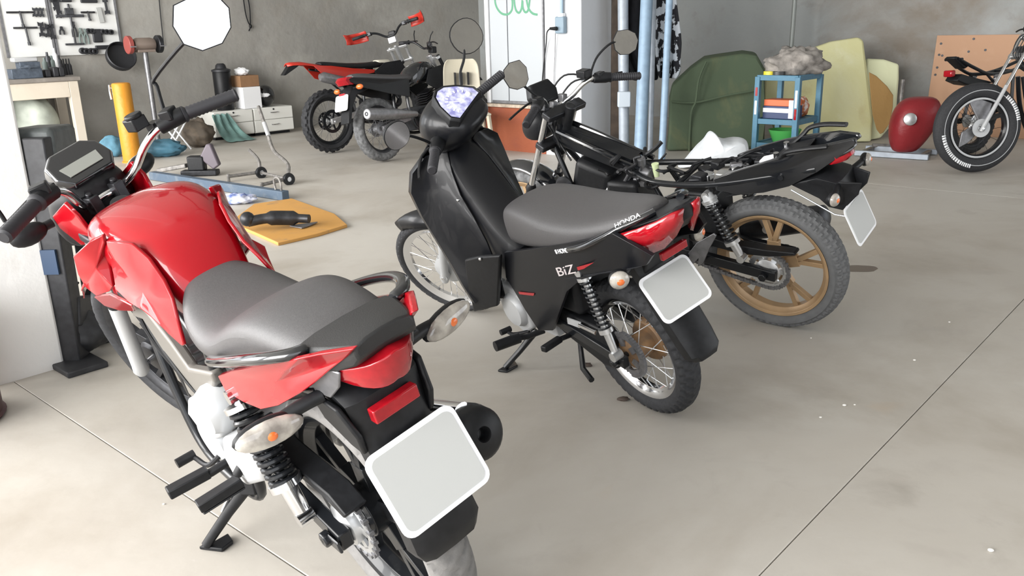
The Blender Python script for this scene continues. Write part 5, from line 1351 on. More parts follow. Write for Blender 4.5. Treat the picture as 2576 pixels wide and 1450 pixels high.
# puller
t, z = tl2(176, 40); mb = MB().tube([ptl(t, z+.13), ptl(t+.01, z-.3)], .012, 8).beam(ptl(t-.15, z), ptl(t+.15, z), .03, .025, up=NL).box(ptl(t, z+.05), (.09, .03, .07), BL).beam(ptl(t-.1, z-.31), ptl(t+.1, z-.31), .022, .025, up=NL)
tag(base_origin(mb.build('bearing_puller', M_tool, bevel=.003)), 'screw bearing puller with two cross bars on the white board', 'puller')
t, z = tl2(252, 38); tag(base_origin(MB().box(ptl(t, z), (.06, .012, .17), BL @ Matrix.Rotation(-.1, 3, 'Y')).build('scraper_plate', mat('grey_sheet', (.42, .43, .42), .5), bevel=.003)), 'flat grey scraper plate on the board beside the small T-handle', 'scraper')
for x0, x1, y in ((152, 180, 3), (203, 245, 5)):
    a, z = tl2(x0, y); b, _ = tl2(x1, y)
    tag(base_origin(MB().box(ptl((a+b)/2, z+.02), (abs(b-a), .03, .06), BL).build('socket_rail', M_tool2, bevel=.008)), 'dark socket rail across the board top over the puller' if x0 < 200 else 'dark socket rail across the board top over the scraper', 'socket rail')
def pliers(px, py, h, lab, grp, m=None):
    t, z = tl2(px, py); mb = MB()
    for s in (1, -1):
        mb.tube(smooth_pts([ptl(t-s*.008, z+h*.45), ptl(t, z+h*.2), ptl(t+s*.02, z-h*.1), ptl(t+s*.022, z-h*.55)], 4), .01, 7)
    mb.cyl(ptl(t, z+h*.2, OFF-.012), ptl(t, z+h*.2, OFF+.012), .016, n=10)
    return tag(base_origin(mb.build('pliers', m or M_tool2)), lab, 'pliers', grp)
M_gh = mat('green_grey_handles', (.16, .2, .19), .5)
for x, y, lab in ((186, 72, 'all-black pliers hung against the screw puller'), (204, 88, 'green-handled pliers hung nearer the screw puller'), (216, 90, 'green-handled pliers hung nearer the row of sockets')):
    pliers(x, y, .17, lab, 'pliers on the tool board', M_gh if x > 200 else None)
pliers(155, 76, .09, 'small pliers hung between the boards above the spray cans', 'small pliers')
def socket(px, py, r, lab, grp, name='socket'):
    t, z = tl2(px, py)
    mb = MB().lathe([(0, -.02), (r*.95, -.02), (r, -.012), (r, .02), (r*.8, .028), (r*.55, .028), (r*.5, .0), (0, 0)], ptl(t, z), NL, 18)
    return tag(base_origin(mb.build(name, M_tool2)), lab, 'socket', grp)
for x, lab in ((222, 'black socket hung right beside the green-handled pliers'), (232, 'black socket hung between another socket and the tool pouch'), (258, 'black socket hung on the far side of the tool pouch'), (268, 'second black socket along from the tool pouch'), (279, 'black socket ending the upper row beside the board edge strip')):
    socket(x, 78+(x-222)*.05, .03, lab, 'upper row sockets')
for x, lab in ((207, 'lower row socket hung just above the oil bottles'), (217, 'lower row socket second from the oil bottles'), (229, 'lower row socket second from the air wrench'), (238, 'lower row socket hung right beside the air wrench')):
    socket(x, 128+(x % 3), .036, lab, 'lower row sockets')
t, z = tl2(245, 90); tag(base_origin(MB().box(ptl(t, z), (.11, .03, .15), BL).build('tool_pouch', M_tool2, bevel=.012)), 'dark tool pouch hung under the upper row of sockets', 'pouch')
t, z = tl2(258, 119); tag(base_origin(MB().box(ptl(t, z), (.16, .035, .045), BL).tube([ptl(t+.07, z), ptl(t+.09, z-.13)], .018, 8).build('air_wrench', M_tool2, bevel=.01)), 'dark air wrench hung at the lower corner of the board', 'air wrench')
# workbench
zb = .885; t0, t1 = -2.9, -1.70
wb = thing('workbench', 'cream painted workbench with oily top under the tool boards', 'workbench', WL((t0+t1)/2, .32, 0), (0, 0, AL)); 
def loc_wb(mb): 
    inv = (Matrix.Translation(wb.location) @ Matrix.Rotation(AL, 4, 'Z')).inverted(); mb.v = [inv @ p for p in mb.v]; return mb
loc_wb(MB().slab([WL(t0, .03, zb-.045), WL(t1+.03, .03, zb-.045), WL(t1+.03, .64, zb-.045), WL(t0, .64, zb-.045)], Z*.045)).build('top', M_worktop, wb, bevel=.006)
for tt, oo in ((t0+.06, .58), (t1-.05, .58), (t0+.06, .08), (t1-.05, .08)):
    loc_wb(boxl(MB(), tt, oo, (zb-.045)/2, .1, .09, zb-.045)).build('leg', M_cream, wb, bevel=.006)
loc_wb(boxl(MB(), (t0+t1)/2, .6, zb-.045-.085, t1-t0-.2, .05, .17)).build('apron', M_cream, wb, bevel=.004)
loc_wb(boxl(MB(), t1-.05, .33, zb-.13, .05, .42, .17)).build('side_apron', M_cream, wb, bevel=.004)
loc_wb(boxl(MB(), t1-.05, .33, .25, .05, .42, .12)).build('stretcher', M_cream, wb, bevel=.004)
loc_wb(boxl(MB(), t1-.3, .1, .48, .22, .03, .72)).build('back_board', mat('brown_board', (.2, .14, .1), .7, var=.2), wb, bevel=.003)
p = atz(100, 410); lp = WL(-2.12, .36, 0)
tag(base_origin(lump(lp+Z*.33, (.24, .2, .4), .14, 1.6, 3, flat=.0).build('grey_green_sack', mat('grey_green_plastic', (.36, .39, .34), .5, var=.2, scale=6, bump=.2, bscale=14))), 'grey-green plastic sack stuffed under the cream workbench', 'sack')
lp = WL(-2.55, .36, 0)
tag(base_origin(lump(lp+Z*.3, (.17, .2, .36), .16, 1.6, 5, flat=.0).build('tarpaulin_bundle', mat('pale_green_tarp', (.4, .47, .44), .5, var=.15, scale=6, bump=.2, bscale=12))), 'pale green tarpaulin bundle under the cream workbench', 'tarpaulin')
def on_bench(px, off): 
    p = hit(px, 188, WL(0, off), NL); return (p-PL).dot(UL)
tv = on_bench(62, .4)
v = MB(); boxl(v, tv, .4, zb+.051, .3, .22, .1); boxl(v, tv+.05, .4, zb+.13, .2, .16, .08)
v.cyl(WL(tv, .28, zb+.12), WL(tv, .62, zb+.12), .018, n=10); v.cyl(WL(tv-.1, .62, zb+.12), WL(tv+.1, .62, zb+.12), .009, n=8)
tag(base_origin(v.build('bench_vice', mat('blue_grey_casting', (.08, .1, .13), .5, .3, var=.2), bevel=.012)), 'dark blue-grey bench vice on the oily worktop', 'vice')
v = MB(); boxl(v, tv+.02, .4, zb+.195, .24, .14, .05)
tag(base_origin(v.build('parts_tray', M_alup, bevel=.012)), 'bright metal parts tray lying on top of the bench vice', 'tray')
for i, (px, h, r, m) in enumerate(((118, .2, .03, M_gh), (127, .26, .03, M_tool), (136, .22, .033, M_gh), (146, .3, .028, M_white), (155, .22, .03, M_tool))):
    tt = on_bench(px, .16)
    tag(MB().lathe([(0, 0), (r, 0), (r, h*.75), (r*.45, h*.85), (r*.4, h), (0, h)], (0, 0, 0), Z, 16).build('spray_can', m, pos=WL(tt, .16, zb+.001)),
        ('grey-green spray can standing between darker cans under the board joint', 'dark spray can standing under the board joint', 'white spray bottle among the cans under the board joint')[0 if m is M_gh else 1 if m is M_tool else 2], 'spray can', 'spray cans on the workbench')
for px, s in ((118, .1), (137, .13), (152, .12)):
    tt = on_bench(px, .42); mb = MB(); boxl(mb, tt, .42, zb+s*.4+.001, .06, s*1.2, s*.8)
    tag(base_origin(mb.build('parts_box', M_tool2, bevel=.012)), 'small dark parts box on the worktop beside the vice', 'box', 'dark boxes on the workbench')
for px, lab in ((165, 'small dark oil bottle standing beside the spray cans'), (172, 'small dark oil bottle standing between two others under the puller'), (179, 'small dark oil bottle farthest from the spray cans')):
    tt = on_bench(px, .1)
    tag(MB().lathe([(0, 0), (.022, 0), (.022, .1), (.008, .13), (.008, .18), (0, .18)], (0, 0, 0), Z, 14).build('oil_bottle', M_tool2, pos=WL(tt, .1, zb+.001)), lab, 'bottle', 'oil bottles under the puller')
# black round pan and bench grinder on a stand
p = onl(300, 148, .16)
mb = MB().lathe([(.0, .0), (.12, 0), (.165, .03), (.17, .1), (.16, .11), (.155, .04), (.0, .02)], p, NL*.9+Z*.4, 30)
rp = tag(base_origin(mb.build('round_pan', M_tool2, solid=.0)), 'round black pan hanging at the end of the workbench', 'pan')
MB().beam(WL((p-PL).dot(UL), .01, p.z+.02), WL((p-PL).dot(UL), .15, p.z+.02), .02, .02).build('wall_bracket', M_dk, rp); bk = rp.children[0]; bk.location = -rp.location
g0 = onl(362, 112, .62); gb = Vector((g0.x, g0.y, 0))
gr = thing('bench_grinder', 'bench grinder with red guard on a thin pedestal before the wall', 'grinder', gb, (0, 0, AL))
hz = g0.z
MB().tube([(0, 0, .02), (0, 0, hz-.08)], .03, 12).build('pedestal', M_grey, gr)
MB().box((0, 0, .01), (.34, .28, .02)).build('base', M_dk, gr, bevel=.004)
MB().lathe([(0, -.12), (.06, -.12), (.075, -.08), (.075, .08), (.06, .12), (0, .12)], (0, 0, hz), (1, 0, 0), 20).box((0, 0, hz-.07), (.2, .14, .03)).build('motor', mat('brown_grey_casting', (.24, .19, .16), .5, .3), gr, bevel=.004)
for s in (1, -1):
    MB().lathe([(0, -.025), (.095, -.025), (.1, -.02), (.1, .02), (.095, .025), (0, .025)], (s*.17, 0, hz), (1, 0, 0), 24).build('wheel_guard', mat('red_brown_guard', (.28, .06, .05), .5) if s < 0 else M_dk, gr)
    MB().box((s*.17, -.12, hz-.02), (.05, .05, .012)).build('tool_rest', M_grey, gr)
# yellow post, caliper hook, blue ball
pp = aty(303, 208, 9.15); yp = thing('yellow_post', 'thick yellow steel post standing beside the workbench', 'post', (pp.x, pp.y, 0))
MB().lathe([(0, 0), (.105, 0), (.105, .015), (.093, .02), (.093, pp.z-.02), (.085, pp.z-.005), (.06, pp.z), (0, pp.z)], (0, 0, 0), Z, 28).build('tube', stained('yellow_paint', (.55, .24, .025), [((.46, .18, .02), 5, .5, .7, .5)], rough=.4), yp)
MB().tube(smooth_pts([(-.12, 0, pp.z-.02), (-.125, 0, pp.z-.1), (-.115, -.01, pp.z-.17)], 4), .011, 8).tube([(-.12, 0, pp.z-.05), (-.08, 0, pp.z-.06)], .006, 6).build('hook', M_chr, yp)
q = atz(285, 395); 
tag(base_origin(lump(Vector((q.x, q.y, .12)), (.13, .12, .12), .12, 2, 8, flat=0).build('blue_rag', mat('blue_cloth', (.1, .24, .33), .8, var=.3, scale=8, bump=.3))), 'blue rag bundle on the floor beside the yellow post', 'rag')
# drawers
M_draw = mat('white_laminate', (.76, .76, .72), .35)
def drawers(a, b, lab, op):
    o = WL((a+b)/2, .25, 0); r = thing('drawer_cabinet', lab, 'cabinet', o, (0, 0, AL)); w = b-a; h = .355
    MB().box((0, 0, h/2+.02), (w-.004, .46, h-.04)).build('body', M_draw, r, bevel=.004)
    MB().box((0, .02, .02), (w-.06, .38, .04)).build('plinth', M_dk, r)
    for k in (0, 1):
        z0 = .05+k*.155
        d = MB().box((0, -.24, z0+.073), (w-.014, .022, .148)).build('drawer', M_draw, r, bevel=.004)
        MB().tube(smooth_pts([(-.05, -.252, z0+.09), (-.045, -.272, z0+.085), (.045, -.272, z0+.085), (.05, -.252, z0+.09)], 4), .006, 8).build('handle', M_chr, d)
        if k: MB().cyl((0, -.25, z0+.125), (0, -.258, z0+.125), .011, n=14).build('lock', M_dk, d)
drawers(-.14, .40, 'low white drawer cabinet with white carton on top', 1)
drawers(.41, .98, 'low white drawer cabinet directly behind the knobbly tyre', 0)
zc = .357
def on_cab(px, py, off): p = hit(px, py, WL(0, off), NL); return (p-PL).dot(UL), p.z
t, z = on_cab(555, 170, .3)
cn = thing('black_canister', 'black canister with lid on the white drawer cabinet', 'canister', WL(t, .3, zc))
hh = z-zc+.05
MB().lathe([(0, 0), (.105, 0), (.11, .01), (.11, hh-.11), (.105, hh-.1), (0, hh-.1)], (0, 0, 0), Z, 26).build('body', M_blk, cn)
MB().lathe([(0, hh-.1), (.118, hh-.1), (.118, hh-.075), (.07, hh-.06), (.06, hh-.02), (.04, hh), (0, hh)], (0, 0, 0), Z, 26).build('lid', M_tool2, cn)
t, z = on_cab(617, 218, .3); hw_ = z-zc
mb = MB().box((0, 0, hw_/2), (.25, .24, hw_)); wbx = tag(mb.build('white_carton', M_white, bevel=.004, pos=WL(t, .34, zc+.001)), 'white carton standing on the white drawer cabinet', 'box'); wbx.rotation_euler = (0, 0, AL)
bb = tag(MB().box((0, 0, .07), (.27, .25, .14)).build('brown_carton', stained('brown_cardboard', (.3, .17, .09), [((.22, .12, .07), 6, .5, .7, .5)]), bevel=.004, pos=WL(t, .3, zc+hw_+.003)), 'brown carton resting on top of the white carton', 'box'); bb.rotation_euler = (0, 0, AL+.05)
tag(base_origin(lump(WL(t-.03, .3, zc+hw_+.19), (.09, .07, .05), .3, 3, 2, flat=zc+hw_+.146).build('crumpled_paper', M_white)), 'crumpled white paper lying on the brown carton', 'paper')
t, z = on_cab(668, 240, .3)
hl = thing('helmet', 'black helmet with white visor on the drawer cabinet', 'helmet', WL(t, .3, zc))
MB().ball((0, 0, .14), (.12, .14, .14), 20, 12).build('shell', M_blkg, hl)
MB().ball((0, -.06, .15), (.095, .085, .06), 18, 10).build('visor', M_white, hl)
# rags and scrap in front of the drawers
q = atz(545, 372); mt = mat('teal_cloth', (.17, .3, .28), .85, var=.3, scale=5, bump=.4, bscale=10)
rows = []
for i in range(13):
    s = i/12; row = []
    for j in range(11):
        w = (j-5)/5; base = WL(-.06+.12*w*(1+s*.6)+.12*s, .53+.32*s*s+.03*math.sin(j*1.9+i*.5), max(.012, .33*(1-s)**1.3+.02*math.sin(j*2.3)*(1-s)))
        row.append(base)
    rows.append(row)
tag(base_origin(MB().sheet(rows).build('teal_cloth', mt, solid=.006, sub=1)), 'teal cloth hanging off the white drawer cabinet to the floor', 'cloth')
q = atz(490, 374)
tag(base_origin(lump(Vector((q.x, q.y+.15, .16)), (.18, .16, .17), .25, 2.2, 12, flat=0).build('rusty_motor', stained('rusty_scrap', (.12, .1, .08), [((.22, .17, .12), 9, .5, .7, .6)]))), 'rusty scrap motor on the floor beside the teal cloth', 'scrap motor')
q = atz(408, 394)
tag(base_origin(lump(Vector((q.x, q.y, .09)), (.24, .15, .1), .3, 2.5, 15, flat=0).build('blue_tarp', mat('blue_tarp', (.05, .14, .2), .6, var=.3, scale=5))), 'dark blue tarp crumpled before the rusty scrap motor', 'tarp')
q = atz(448, 380)
st = thing('folding_stool', 'small white-legged blue folding stool before the scrap motor', 'stool', (q.x, q.y, 0))
for s in (1, -1):
    MB().tube([(-.12, s*.1, .005), (.12, s*.1, .36)], .01, 8).tube([(.12, s*.1, .005), (-.12, s*.1, .36)], .01, 8).build('leg', M_white, st)
MB().box((0, 0, .36), (.28, .24, .015)).build('seat', MT['blue_cloth'], st, bevel=.004)
q = atz(452, 382); 
tag(base_origin(lump(st.location+Vector((0, 0, .4)), (.05, .05, .035), .1, 2, 3, flat=.369).build('red_cap', MT['red_plastic'] if 'red_plastic' in MT else mat('red_plastic', (.6, .06, .04), .4))), 'red cap lying on the small blue stool', 'cap')
# paddock stand
pst = thing('paddock_stand', 'grey tubular paddock stand with small wheels on the floor', 'paddock stand', atz(690, 455))
o = pst.location.copy()
w1, w2 = atz(655, 447)+Z*.05, atz(724, 464)+Z*.05
def rel(p): return Vector(p)-o
M_stand = mat('worn_grey_paint', (.2, .19, .18), .5, .4, var=.3)
def up_from(base, px, py):   # a point above the line of the wheel base, same depth
    return aty(px, py, base.y)
d12 = (w2-w1)
h1 = aty(627, 378, w1.y+.25); h2 = aty(688, 378, w2.y+.45); h3 = aty(650, 268, w2.y+.75); h2b = aty(712, 408, w2.y+.15)
MB().tube([rel(q) for q in smooth_pts([w1+Z*.0, w1+(h1-w1)*.4+Vector((.03, 0, .03)), h1], 5)], .016, 8).build('arm', M_stand, pst)
MB().tube([rel(q) for q in smooth_pts([w2, h2b+Vector((.04, 0, -.02)), h2, (h2+h3)/2, h3], 5)], .017, 8).build('arm', M_stand, pst)
MB().tube([rel((h2+h3)/2+(h2-h3)*.18), rel((h2+h3)/2-(h2-h3)*.12)], .021, 10).build('sleeve', M_alup, pst)
a1, a2 = atz(576, 458)+Z*.02, atz(660, 480)+Z*.02
for a, w in ((a1, w1), (a2, w2)):
    MB().tube([rel(a+Z*.03), rel(w)], .016, 8).tube([rel(a+Z*.05), rel(a-Z*.015)], .014, 8).build('foot_bar', M_stand, pst)
MB().tube([rel(w1), rel(w2)], .014, 8).build('axle', M_stand, pst)
for w in (w1, w2):
    ax_ = d12.normalized()
    k = MB().lathe([(.022, -.02), (.05, -.02), (.056, 0), (.05, .02), (.022, .02), (.022, -.02)], rel(w)+ax_*.03, ax_, 22).build('wheel', M_blk, pst)
    MB().lathe([(0, -.012), (.022, -.012), (.022, .012), (0, .012)], rel(w)+ax_*.03, ax_, 14).build('hub', M_alu, k)
# blue steel bar with a clamp
b0, b1 = atz(385, 452), atz(720, 505); dv = (b1-b0).normalized()
br = thing('steel_bar', 'blue-grey steel bar lying across the floor beside the plywood sheet', 'steel bar', (b0+b1)/2); o = br.location.copy()
sd = dv.cross(Z)
MB().beam(b0-o+Z*.04, b1-o+Z*.04, .07, .075).build('bar', stained('blue_grey_paint', (.07, .1, .14), [((.16, .18, .2), 6, .55, .7, .6)], rough=.5), br, bevel=.006)
e = b1-dv*.08-o+Z*.078
MB().tube(smooth_pts([e-dv*.04, e-dv*.05+Z*.08, e+Z*.1, e+dv*.03+Z*.06, e+dv*.03], 4), .009, 8).build('end_loop', M_stand, br)
p = atz(505, 442)
jk = thing('foot_jack', 'black foot jack standing at the end of the blue-grey bar', 'jack', p)
MB().box((0, 0, .03), (.34, .12, .05)).build('base', M_dk, jk, bevel=.008)
MB().box((-.02, 0, .12), (.16, .1, .14)).build('body', M_blk, jk, bevel=.015)
MB().slab([(.02, .04, .17), (.1, .04, .3), (.14, .04, .3), (.2, .04, .1), (.14, .04, .06)], (0, -.08, 0)).build('pedal', mat('purple_grey', (.12, .1, .12), .5), jk, bevel=.012)
MB().beam((-.12, 0, .1), (-.42, .05, .05), .06, .04).build('lever', M_stand, jk, bevel=.008)
# plywood sheet with parts on it
pl = [atz(578, 566), atz(640, 592), atz(700, 619), atz(800, 596), atz(874, 573), atz(842, 545), atz(735, 506), atz(640, 520)]
M_ply = stained('orange_plywood', (.55, .29, .08), [((.42, .24, .1), 3, .5, .7, .7), ((.2, .16, .12), 5.0, .58, .74, .6)], rough=.6, bump=.05)
o = sum(pl, Vector())/len(pl)
ply = tag(MB().slab([p-o for p in pl], Z*.022).build('plywood_sheet', M_ply, bevel=.004, pos=o), 'orange plywood sheet lying flat on the floor', 'plywood')
q = atz(680, 566, .052)
tag(base_origin(MB().tube(smooth_pts([q+Vector((-.14, -.03, .03)), q+Vector((-.02, .0, .045)), q+Vector((.12, .04, .035)), q+Vector((.26, .02, .03))], 5), [.035]*6+[.05]*6+[.03]*4, 12).ball(q+Vector((-.14, -.03, .05)), .05, 14, 8).build('carburettor_part', M_dk)), 'dark metal carburettor part lying on the orange plywood', 'part')
q = atz(760, 568, .026); tag(base_origin(MB().slab([q+Vector(v) for v in ((-.08, -.02, 0), (.02, -.1, 0), (.06, -.02, 0), (.09, .08, 0), (.0, .03, 0))], Z*.008).build('gasket_sheet', M_grey, bevel=.002)), 'torn grey gasket sheet lying on the orange plywood', 'gasket')
q = atz(592, 512)
tag(base_origin(lump(Vector((q.x, q.y, .035)), (.16, .09, .04), .35, 3, 21, flat=0).build('checked_rag', mat('blue_white_rag', (.06, .12, .4), .85, col2=(.75, .77, .82), scale=16))), 'blue and white rag between the steel bar and plywood', 'rag')
# things hung on the left wall
w0, w1_ = onl(610, -20, .03), onl(630, 66, .03)
cbm = MB().tube(smooth_pts([w0, onl(617, 30, .03), onl(624, 55, .035), w1_, onl(626, 78, .03)], 5), .008, 7).tube(smooth_pts([onl(620, -20, .03), onl(628, 20, .03), w1_], 5), .008, 7).ball(w1_, (.02, .02, .03), 10, 6)
tag(base_origin(cbm.build('wall_cable', M_blk)), 'thin black cable hanging on the stained wall over the helmet', 'cable')
tag(base_origin(MB().tube([onl(398, -30, .02), onl(404, 40, .02), onl(412, 115, .02)], .006, 6).build('wall_wire', M_dk)), 'thin dark wire running down the stained wall beside the grinder', 'wire')
# beige plastic chair near the partition
q = atz(1170, 362); ch = thing('plastic_chair', 'beige plastic chair with rounded slotted back before the stained wall', 'chair', (-.42, 9.0, 0), (0, 0, .2))
M_bei = mat('beige_plastic', (.5, .46, .36), .45)
zt = aty(1160, 147, 9.45).z
pts = []
bk_ = [[Vector((math.sin(a)*.22*(1-.12*k), .24+.05*math.cos(a)+.05*k, .44+(zt-.44)*k)) for a in [-1.3+2.6*i/12 for i in range(13)]] for k in (0, .12, .3, .5, .7, .85, .95, 1.0)]
bk_[-1] = [Vector((p.x*.72, p.y, p.z)) for p in bk_[-1]]; bk_[-2] = [Vector((p.x*.9, p.y, p.z)) for p in bk_[-2]]
MB().sheet(bk_).build('backrest', M_bei, ch, solid=.012, sub=1)
for i in range(3): MB().box(((i-1)*.07, .285, .44+(zt-.44)*.62), (.016, .06, .13)).build('back_slot', M_dk, ch)
MB().box((0, 0, .43), (.44, .44, .025)).build('seat', M_bei, ch, bevel=.012)
for sx in (1, -1):
    for sy in (1, -1): MB().beam((sx*.19, sy*.19, .43), (sx*.23, sy*.24, 0), .04, .035).build('leg', M_bei, ch, bevel=.006)
# conduit, outlet and cable on the pier
ob = onp(1411, 63, .03); M_pvc = mat('blue_grey_pvc', (.3, .42, .52), .4)
ou = thing('power_outlet', 'blue-grey outlet box with black plug on the white pier', 'outlet', ob); 
MB().box((0, 0, 0), (.11, .06, .16), Matrix((DP, -NP, Z)).transposed()).build('box', mat('grey_blue_box', (.22, .3, .37), .45), ou, bevel=.012)
MB().tube([onp(1413, 42, .03)-ob, onp(1413, -80, .03)-ob], .016, 10).build('conduit', M_pvc, ou)
MB().box(onp(1413, 40, .03)-ob, (.06, .05, .05), Matrix((DP, -NP, Z)).transposed()).build('conduit_fitting', M_white, ou, bevel=.006)
MB().tube([onp(1400, 72, .09)-ob, onp(1384, 72, .09)-ob], [.02, .013], 10).build('plug', M_blk, ou)
tag(base_origin(MB().tube(smooth_pts([onp(1384, 72, .09), onp(1376, 82, .08), onp(1374, 110, .03), onp(1368, 160, .02), onp(1364, 210, .02), onp(1365, 270, .02), onp(1372, 340, .02)], 6), .006, 6).build('power_cable', M_blk)), 'black power cable hanging from the plug down the door edge', 'cable')
MB().tube([p-ob for p in smooth_pts([onp(1397, 84, .04), onp(1396, 130, .02), onp(1393, 200, .02), onp(1395, 300, .02)], 6)], .0045, 6).build('cord', M_grey, ou)
# ================================================================== right side: pipes, foam, shelf
def leanpipe(name, label, xt, yt, xb, yb, r, m, dist, group=None, base=False, foot=None):
    b = atz(xb, yb); f = (aty(xt, yt, b.y+dist)-b); top = b+f*1.25
    r0 = thing(name, label, 'pipe', b, group=group)
    MB().tube([Vector((0, 0, .004)), top-b], r, 14).build('tube', m, r0)
    return r0, b, top
M_galv = mat('galvanised_pipe', (.34, .38, .43), .5, .2, var=.1, scale=14)
M_galb = mat('blue_grey_pipe', (.24, .34, .45), .5, .1, var=.08, scale=14)
q = onp(1546, 100, -.62)
b = atz(1548, 386); tag(base_origin(MB().box((b.x, b.y, 1.5), (.1, .08, 3.0)).build('wooden_post', mat('dark_brown_timber', (.05, .035, .025), .8, var=.4, scale=8), bevel=.005)), 'dark timber post standing beside the white pier', 'post')
p1, b1_, t1_ = leanpipe('metal_pipe', 'galvanised pipe carrying a grey junction box beside the timber post', 1567, 0, 1570, 392, .052, M_galv, .06)
jb = aty(1568, 249, b1_.y-.02)
MB().box(jb-b1_+Vector((0, -.05, 0)), (.125, .07, .15)).build('junction_box', mat('pale_grey_box', (.5, .56, .62), .4), p1, bevel=.01)
leanpipe('metal_pipe', 'thick pale blue pipe leaning between the thinner pipes', 1627, 0, 1609, 404, .06, M_galb, .35)
leanpipe('metal_pipe', 'thinnest galvanised pipe leaning behind the thick blue pipe', 1645, 0, 1635, 396, .026, M_galv, .35)
p4, b4, t4 = leanpipe('metal_pipe', 'slim pale pipe with a square foot plate in front of the camouflage cloth', 1684, 0, 1664, 410, .033, M_galb, .35)
MB().box((0, 0, .008), (.13, .13, .016)).build('foot_plate', M_galv, p4, bevel=.003)
# jacket and camouflage cloth hanging on a line between post and wall
def hang(name, label, cat, pts, m, depth, folds, seed, sub=1):
    """pts: outline rows (y, x_left, x_right) in the photograph at distance depth"""
    rows = []
    for i, (py, x0, x1) in enumerate(pts):
        row = []
        for j in range(17):
            t = j/16; px = x0+(x1-x0)*t
            p = aty(px, py, depth); p.y += .05*math.sin(t*folds*2*PI+seed+i*.3)*(0.4+i/len(pts)); row.append(p)
        rows.append(row)
    return tag(base_origin(MB().sheet(rows).build(name, m, solid=.03, sub=sub)), label, cat)
M_jack = mat('black_cloth', (.012, .013, .018), .85, var=.3, scale=12, bump=.3)
M_camo = mat('camouflage_cloth', (.012, .013, .018), .85, col2=(.55, .6, .66), scale=11)
for e_, p_ in zip([n for n in M_camo.node_tree.nodes if n.type == 'VALTORGB'][0].color_ramp.elements, (.5, .53)): e_.position = p_
b = atz(1560, 386)
hang('jacket', 'black jacket hanging behind the pipes beside the timber post', 'jacket', [(-60, 1560, 1640), (-10, 1552, 1645), (40, 1536, 1652), (90, 1538, 1655), (140, 1550, 1655), (190, 1585, 1660), (203, 1592, 1655)], M_jack, 9.35, 3, 1)
hang('camouflage_cloth', 'black and white patterned cloth hanging beside the black jacket', 'cloth', [(-60, 1640, 1692), (0, 1640, 1700), (60, 1642, 1708), (110, 1645, 1716), (150, 1650, 1708), (180, 1655, 1712), (198, 1660, 1700)], M_camo, 9.3, 2, 4)
tag(base_origin(MB().tube([aty(1530, -50, 9.45), aty(1715, -55, 9.45)], .012, 8).build('hanging_rail', M_dk)), 'steel rail carrying the black jacket beside the pier', 'rail')
# green foam block
M_foamg = stained('green_cover', (.082, .112, .07), [((.2, .19, .09), 1.1, .52, .68, .6), ((.06, .08, .055), 3, .55, .75, .5)], rough=.85, bump=.15, bscale=8)
g = thing('foam_block', 'tall green covered foam block slumped against the wall behind the pipes', 'foam block', atz(1790, 418)+Vector((.1, 1.25, 0)))
o = g.location.copy(); dep = o.y
def fp(px, py, dy=0.0): return aty(px, py, dep+dy)-o
front = [(1676, 420), (1682, 330), (1684, 250), (1692, 215), (1735, 175), (1770, 150), (1800, 145), (1870, 135), (1905, 140), (1925, 175), (1925, 300), (1920, 425)]
F0 = [fp(x, y, -.25 if y > 200 else -.1) for x, y in front]
for p in F0: p.z = max(p.z, 0.005)
bk_ = [p+Vector((.12, .5, -.0 if p.z < .1 else .02)) for p in F0]
mid = [p+Vector((.03, .18, .015 if p.z > .1 else 0)) for p in F0]
MB().loft([F0, mid, bk_]).build('block', M_foamg, g, bevel=.03, seg=3)
MB().tube(smooth_pts([fp(1776, 155, -.2), fp(1758, 200, -.26), fp(1750, 255, -.27), fp(1738, 290, -.27), fp(1733, 400, -.27)], 6), .012, 7).build('seam', M_foamg, g)
MB().tube(smooth_pts([fp(1690, 256, -.27), fp(1750, 258, -.27), fp(1830, 240, -.27), fp(1900, 228, -.26)], 6), .01, 7).build('seam', M_foamg, g)
# yellow foam mattresses
M_foamy = stained('yellow_foam', (.62, .6, .33), [((.68, .68, .46), 1.2, .45, .65, .8), ((.45, .36, .16), 2.4, .6, .78, .6), ((.74, .74, .6), 5, .6, .75, .4)], rough=.9, bump=.12, bscale=20)
M_foamp = stained('pale_foam', (.72, .74, .5), [((.66, .64, .4), 2, .5, .7, .5)], rough=.9, bump=.1, bscale=20)
def foam(name, label, pts, depths, th, m):
    P_ = [aty(x, y, d) for (x, y), d in zip(pts, depths)]
    for p in P_: p.z = max(p.z, .01)
    o = sum(P_, Vector())/len(P_); o.z = 0
    r = thing(name, label, 'foam', o)
    MB().slab([p-o for p in P_], Vector((.25, .97, 0))*th).build('slab', m, r, bevel=.025, seg=3)
    return r
foam('foam_mattress', 'large yellow foam mattress leaning on the wall behind the blue shelf', [(1925, 155), (1990, 140), (2090, 105), (2160, 94), (2172, 102), (2185, 200), (2196, 300), (2192, 362), (2100, 368), (1960, 372), (1920, 260)], [9.7, 9.7, 9.7, 9.7, 9.7, 9.5, 9.25, 9.1, 9.15, 9.2, 9.5], .12, M_foamy)
fm = foam('foam_mattress', 'pale yellow foam slab bent around a brown board beside the red tank', [(2180, 148), (2225, 150), (2262, 162), (2262, 200), (2256, 270), (2240, 320), (2216, 348), (2190, 358), (2150, 362), (2160, 300), (2170, 220)], [9.75, 9.7, 9.65, 9.6, 9.5, 9.4, 9.3, 9.25, 9.25, 9.45, 9.6], .1, M_foamp)
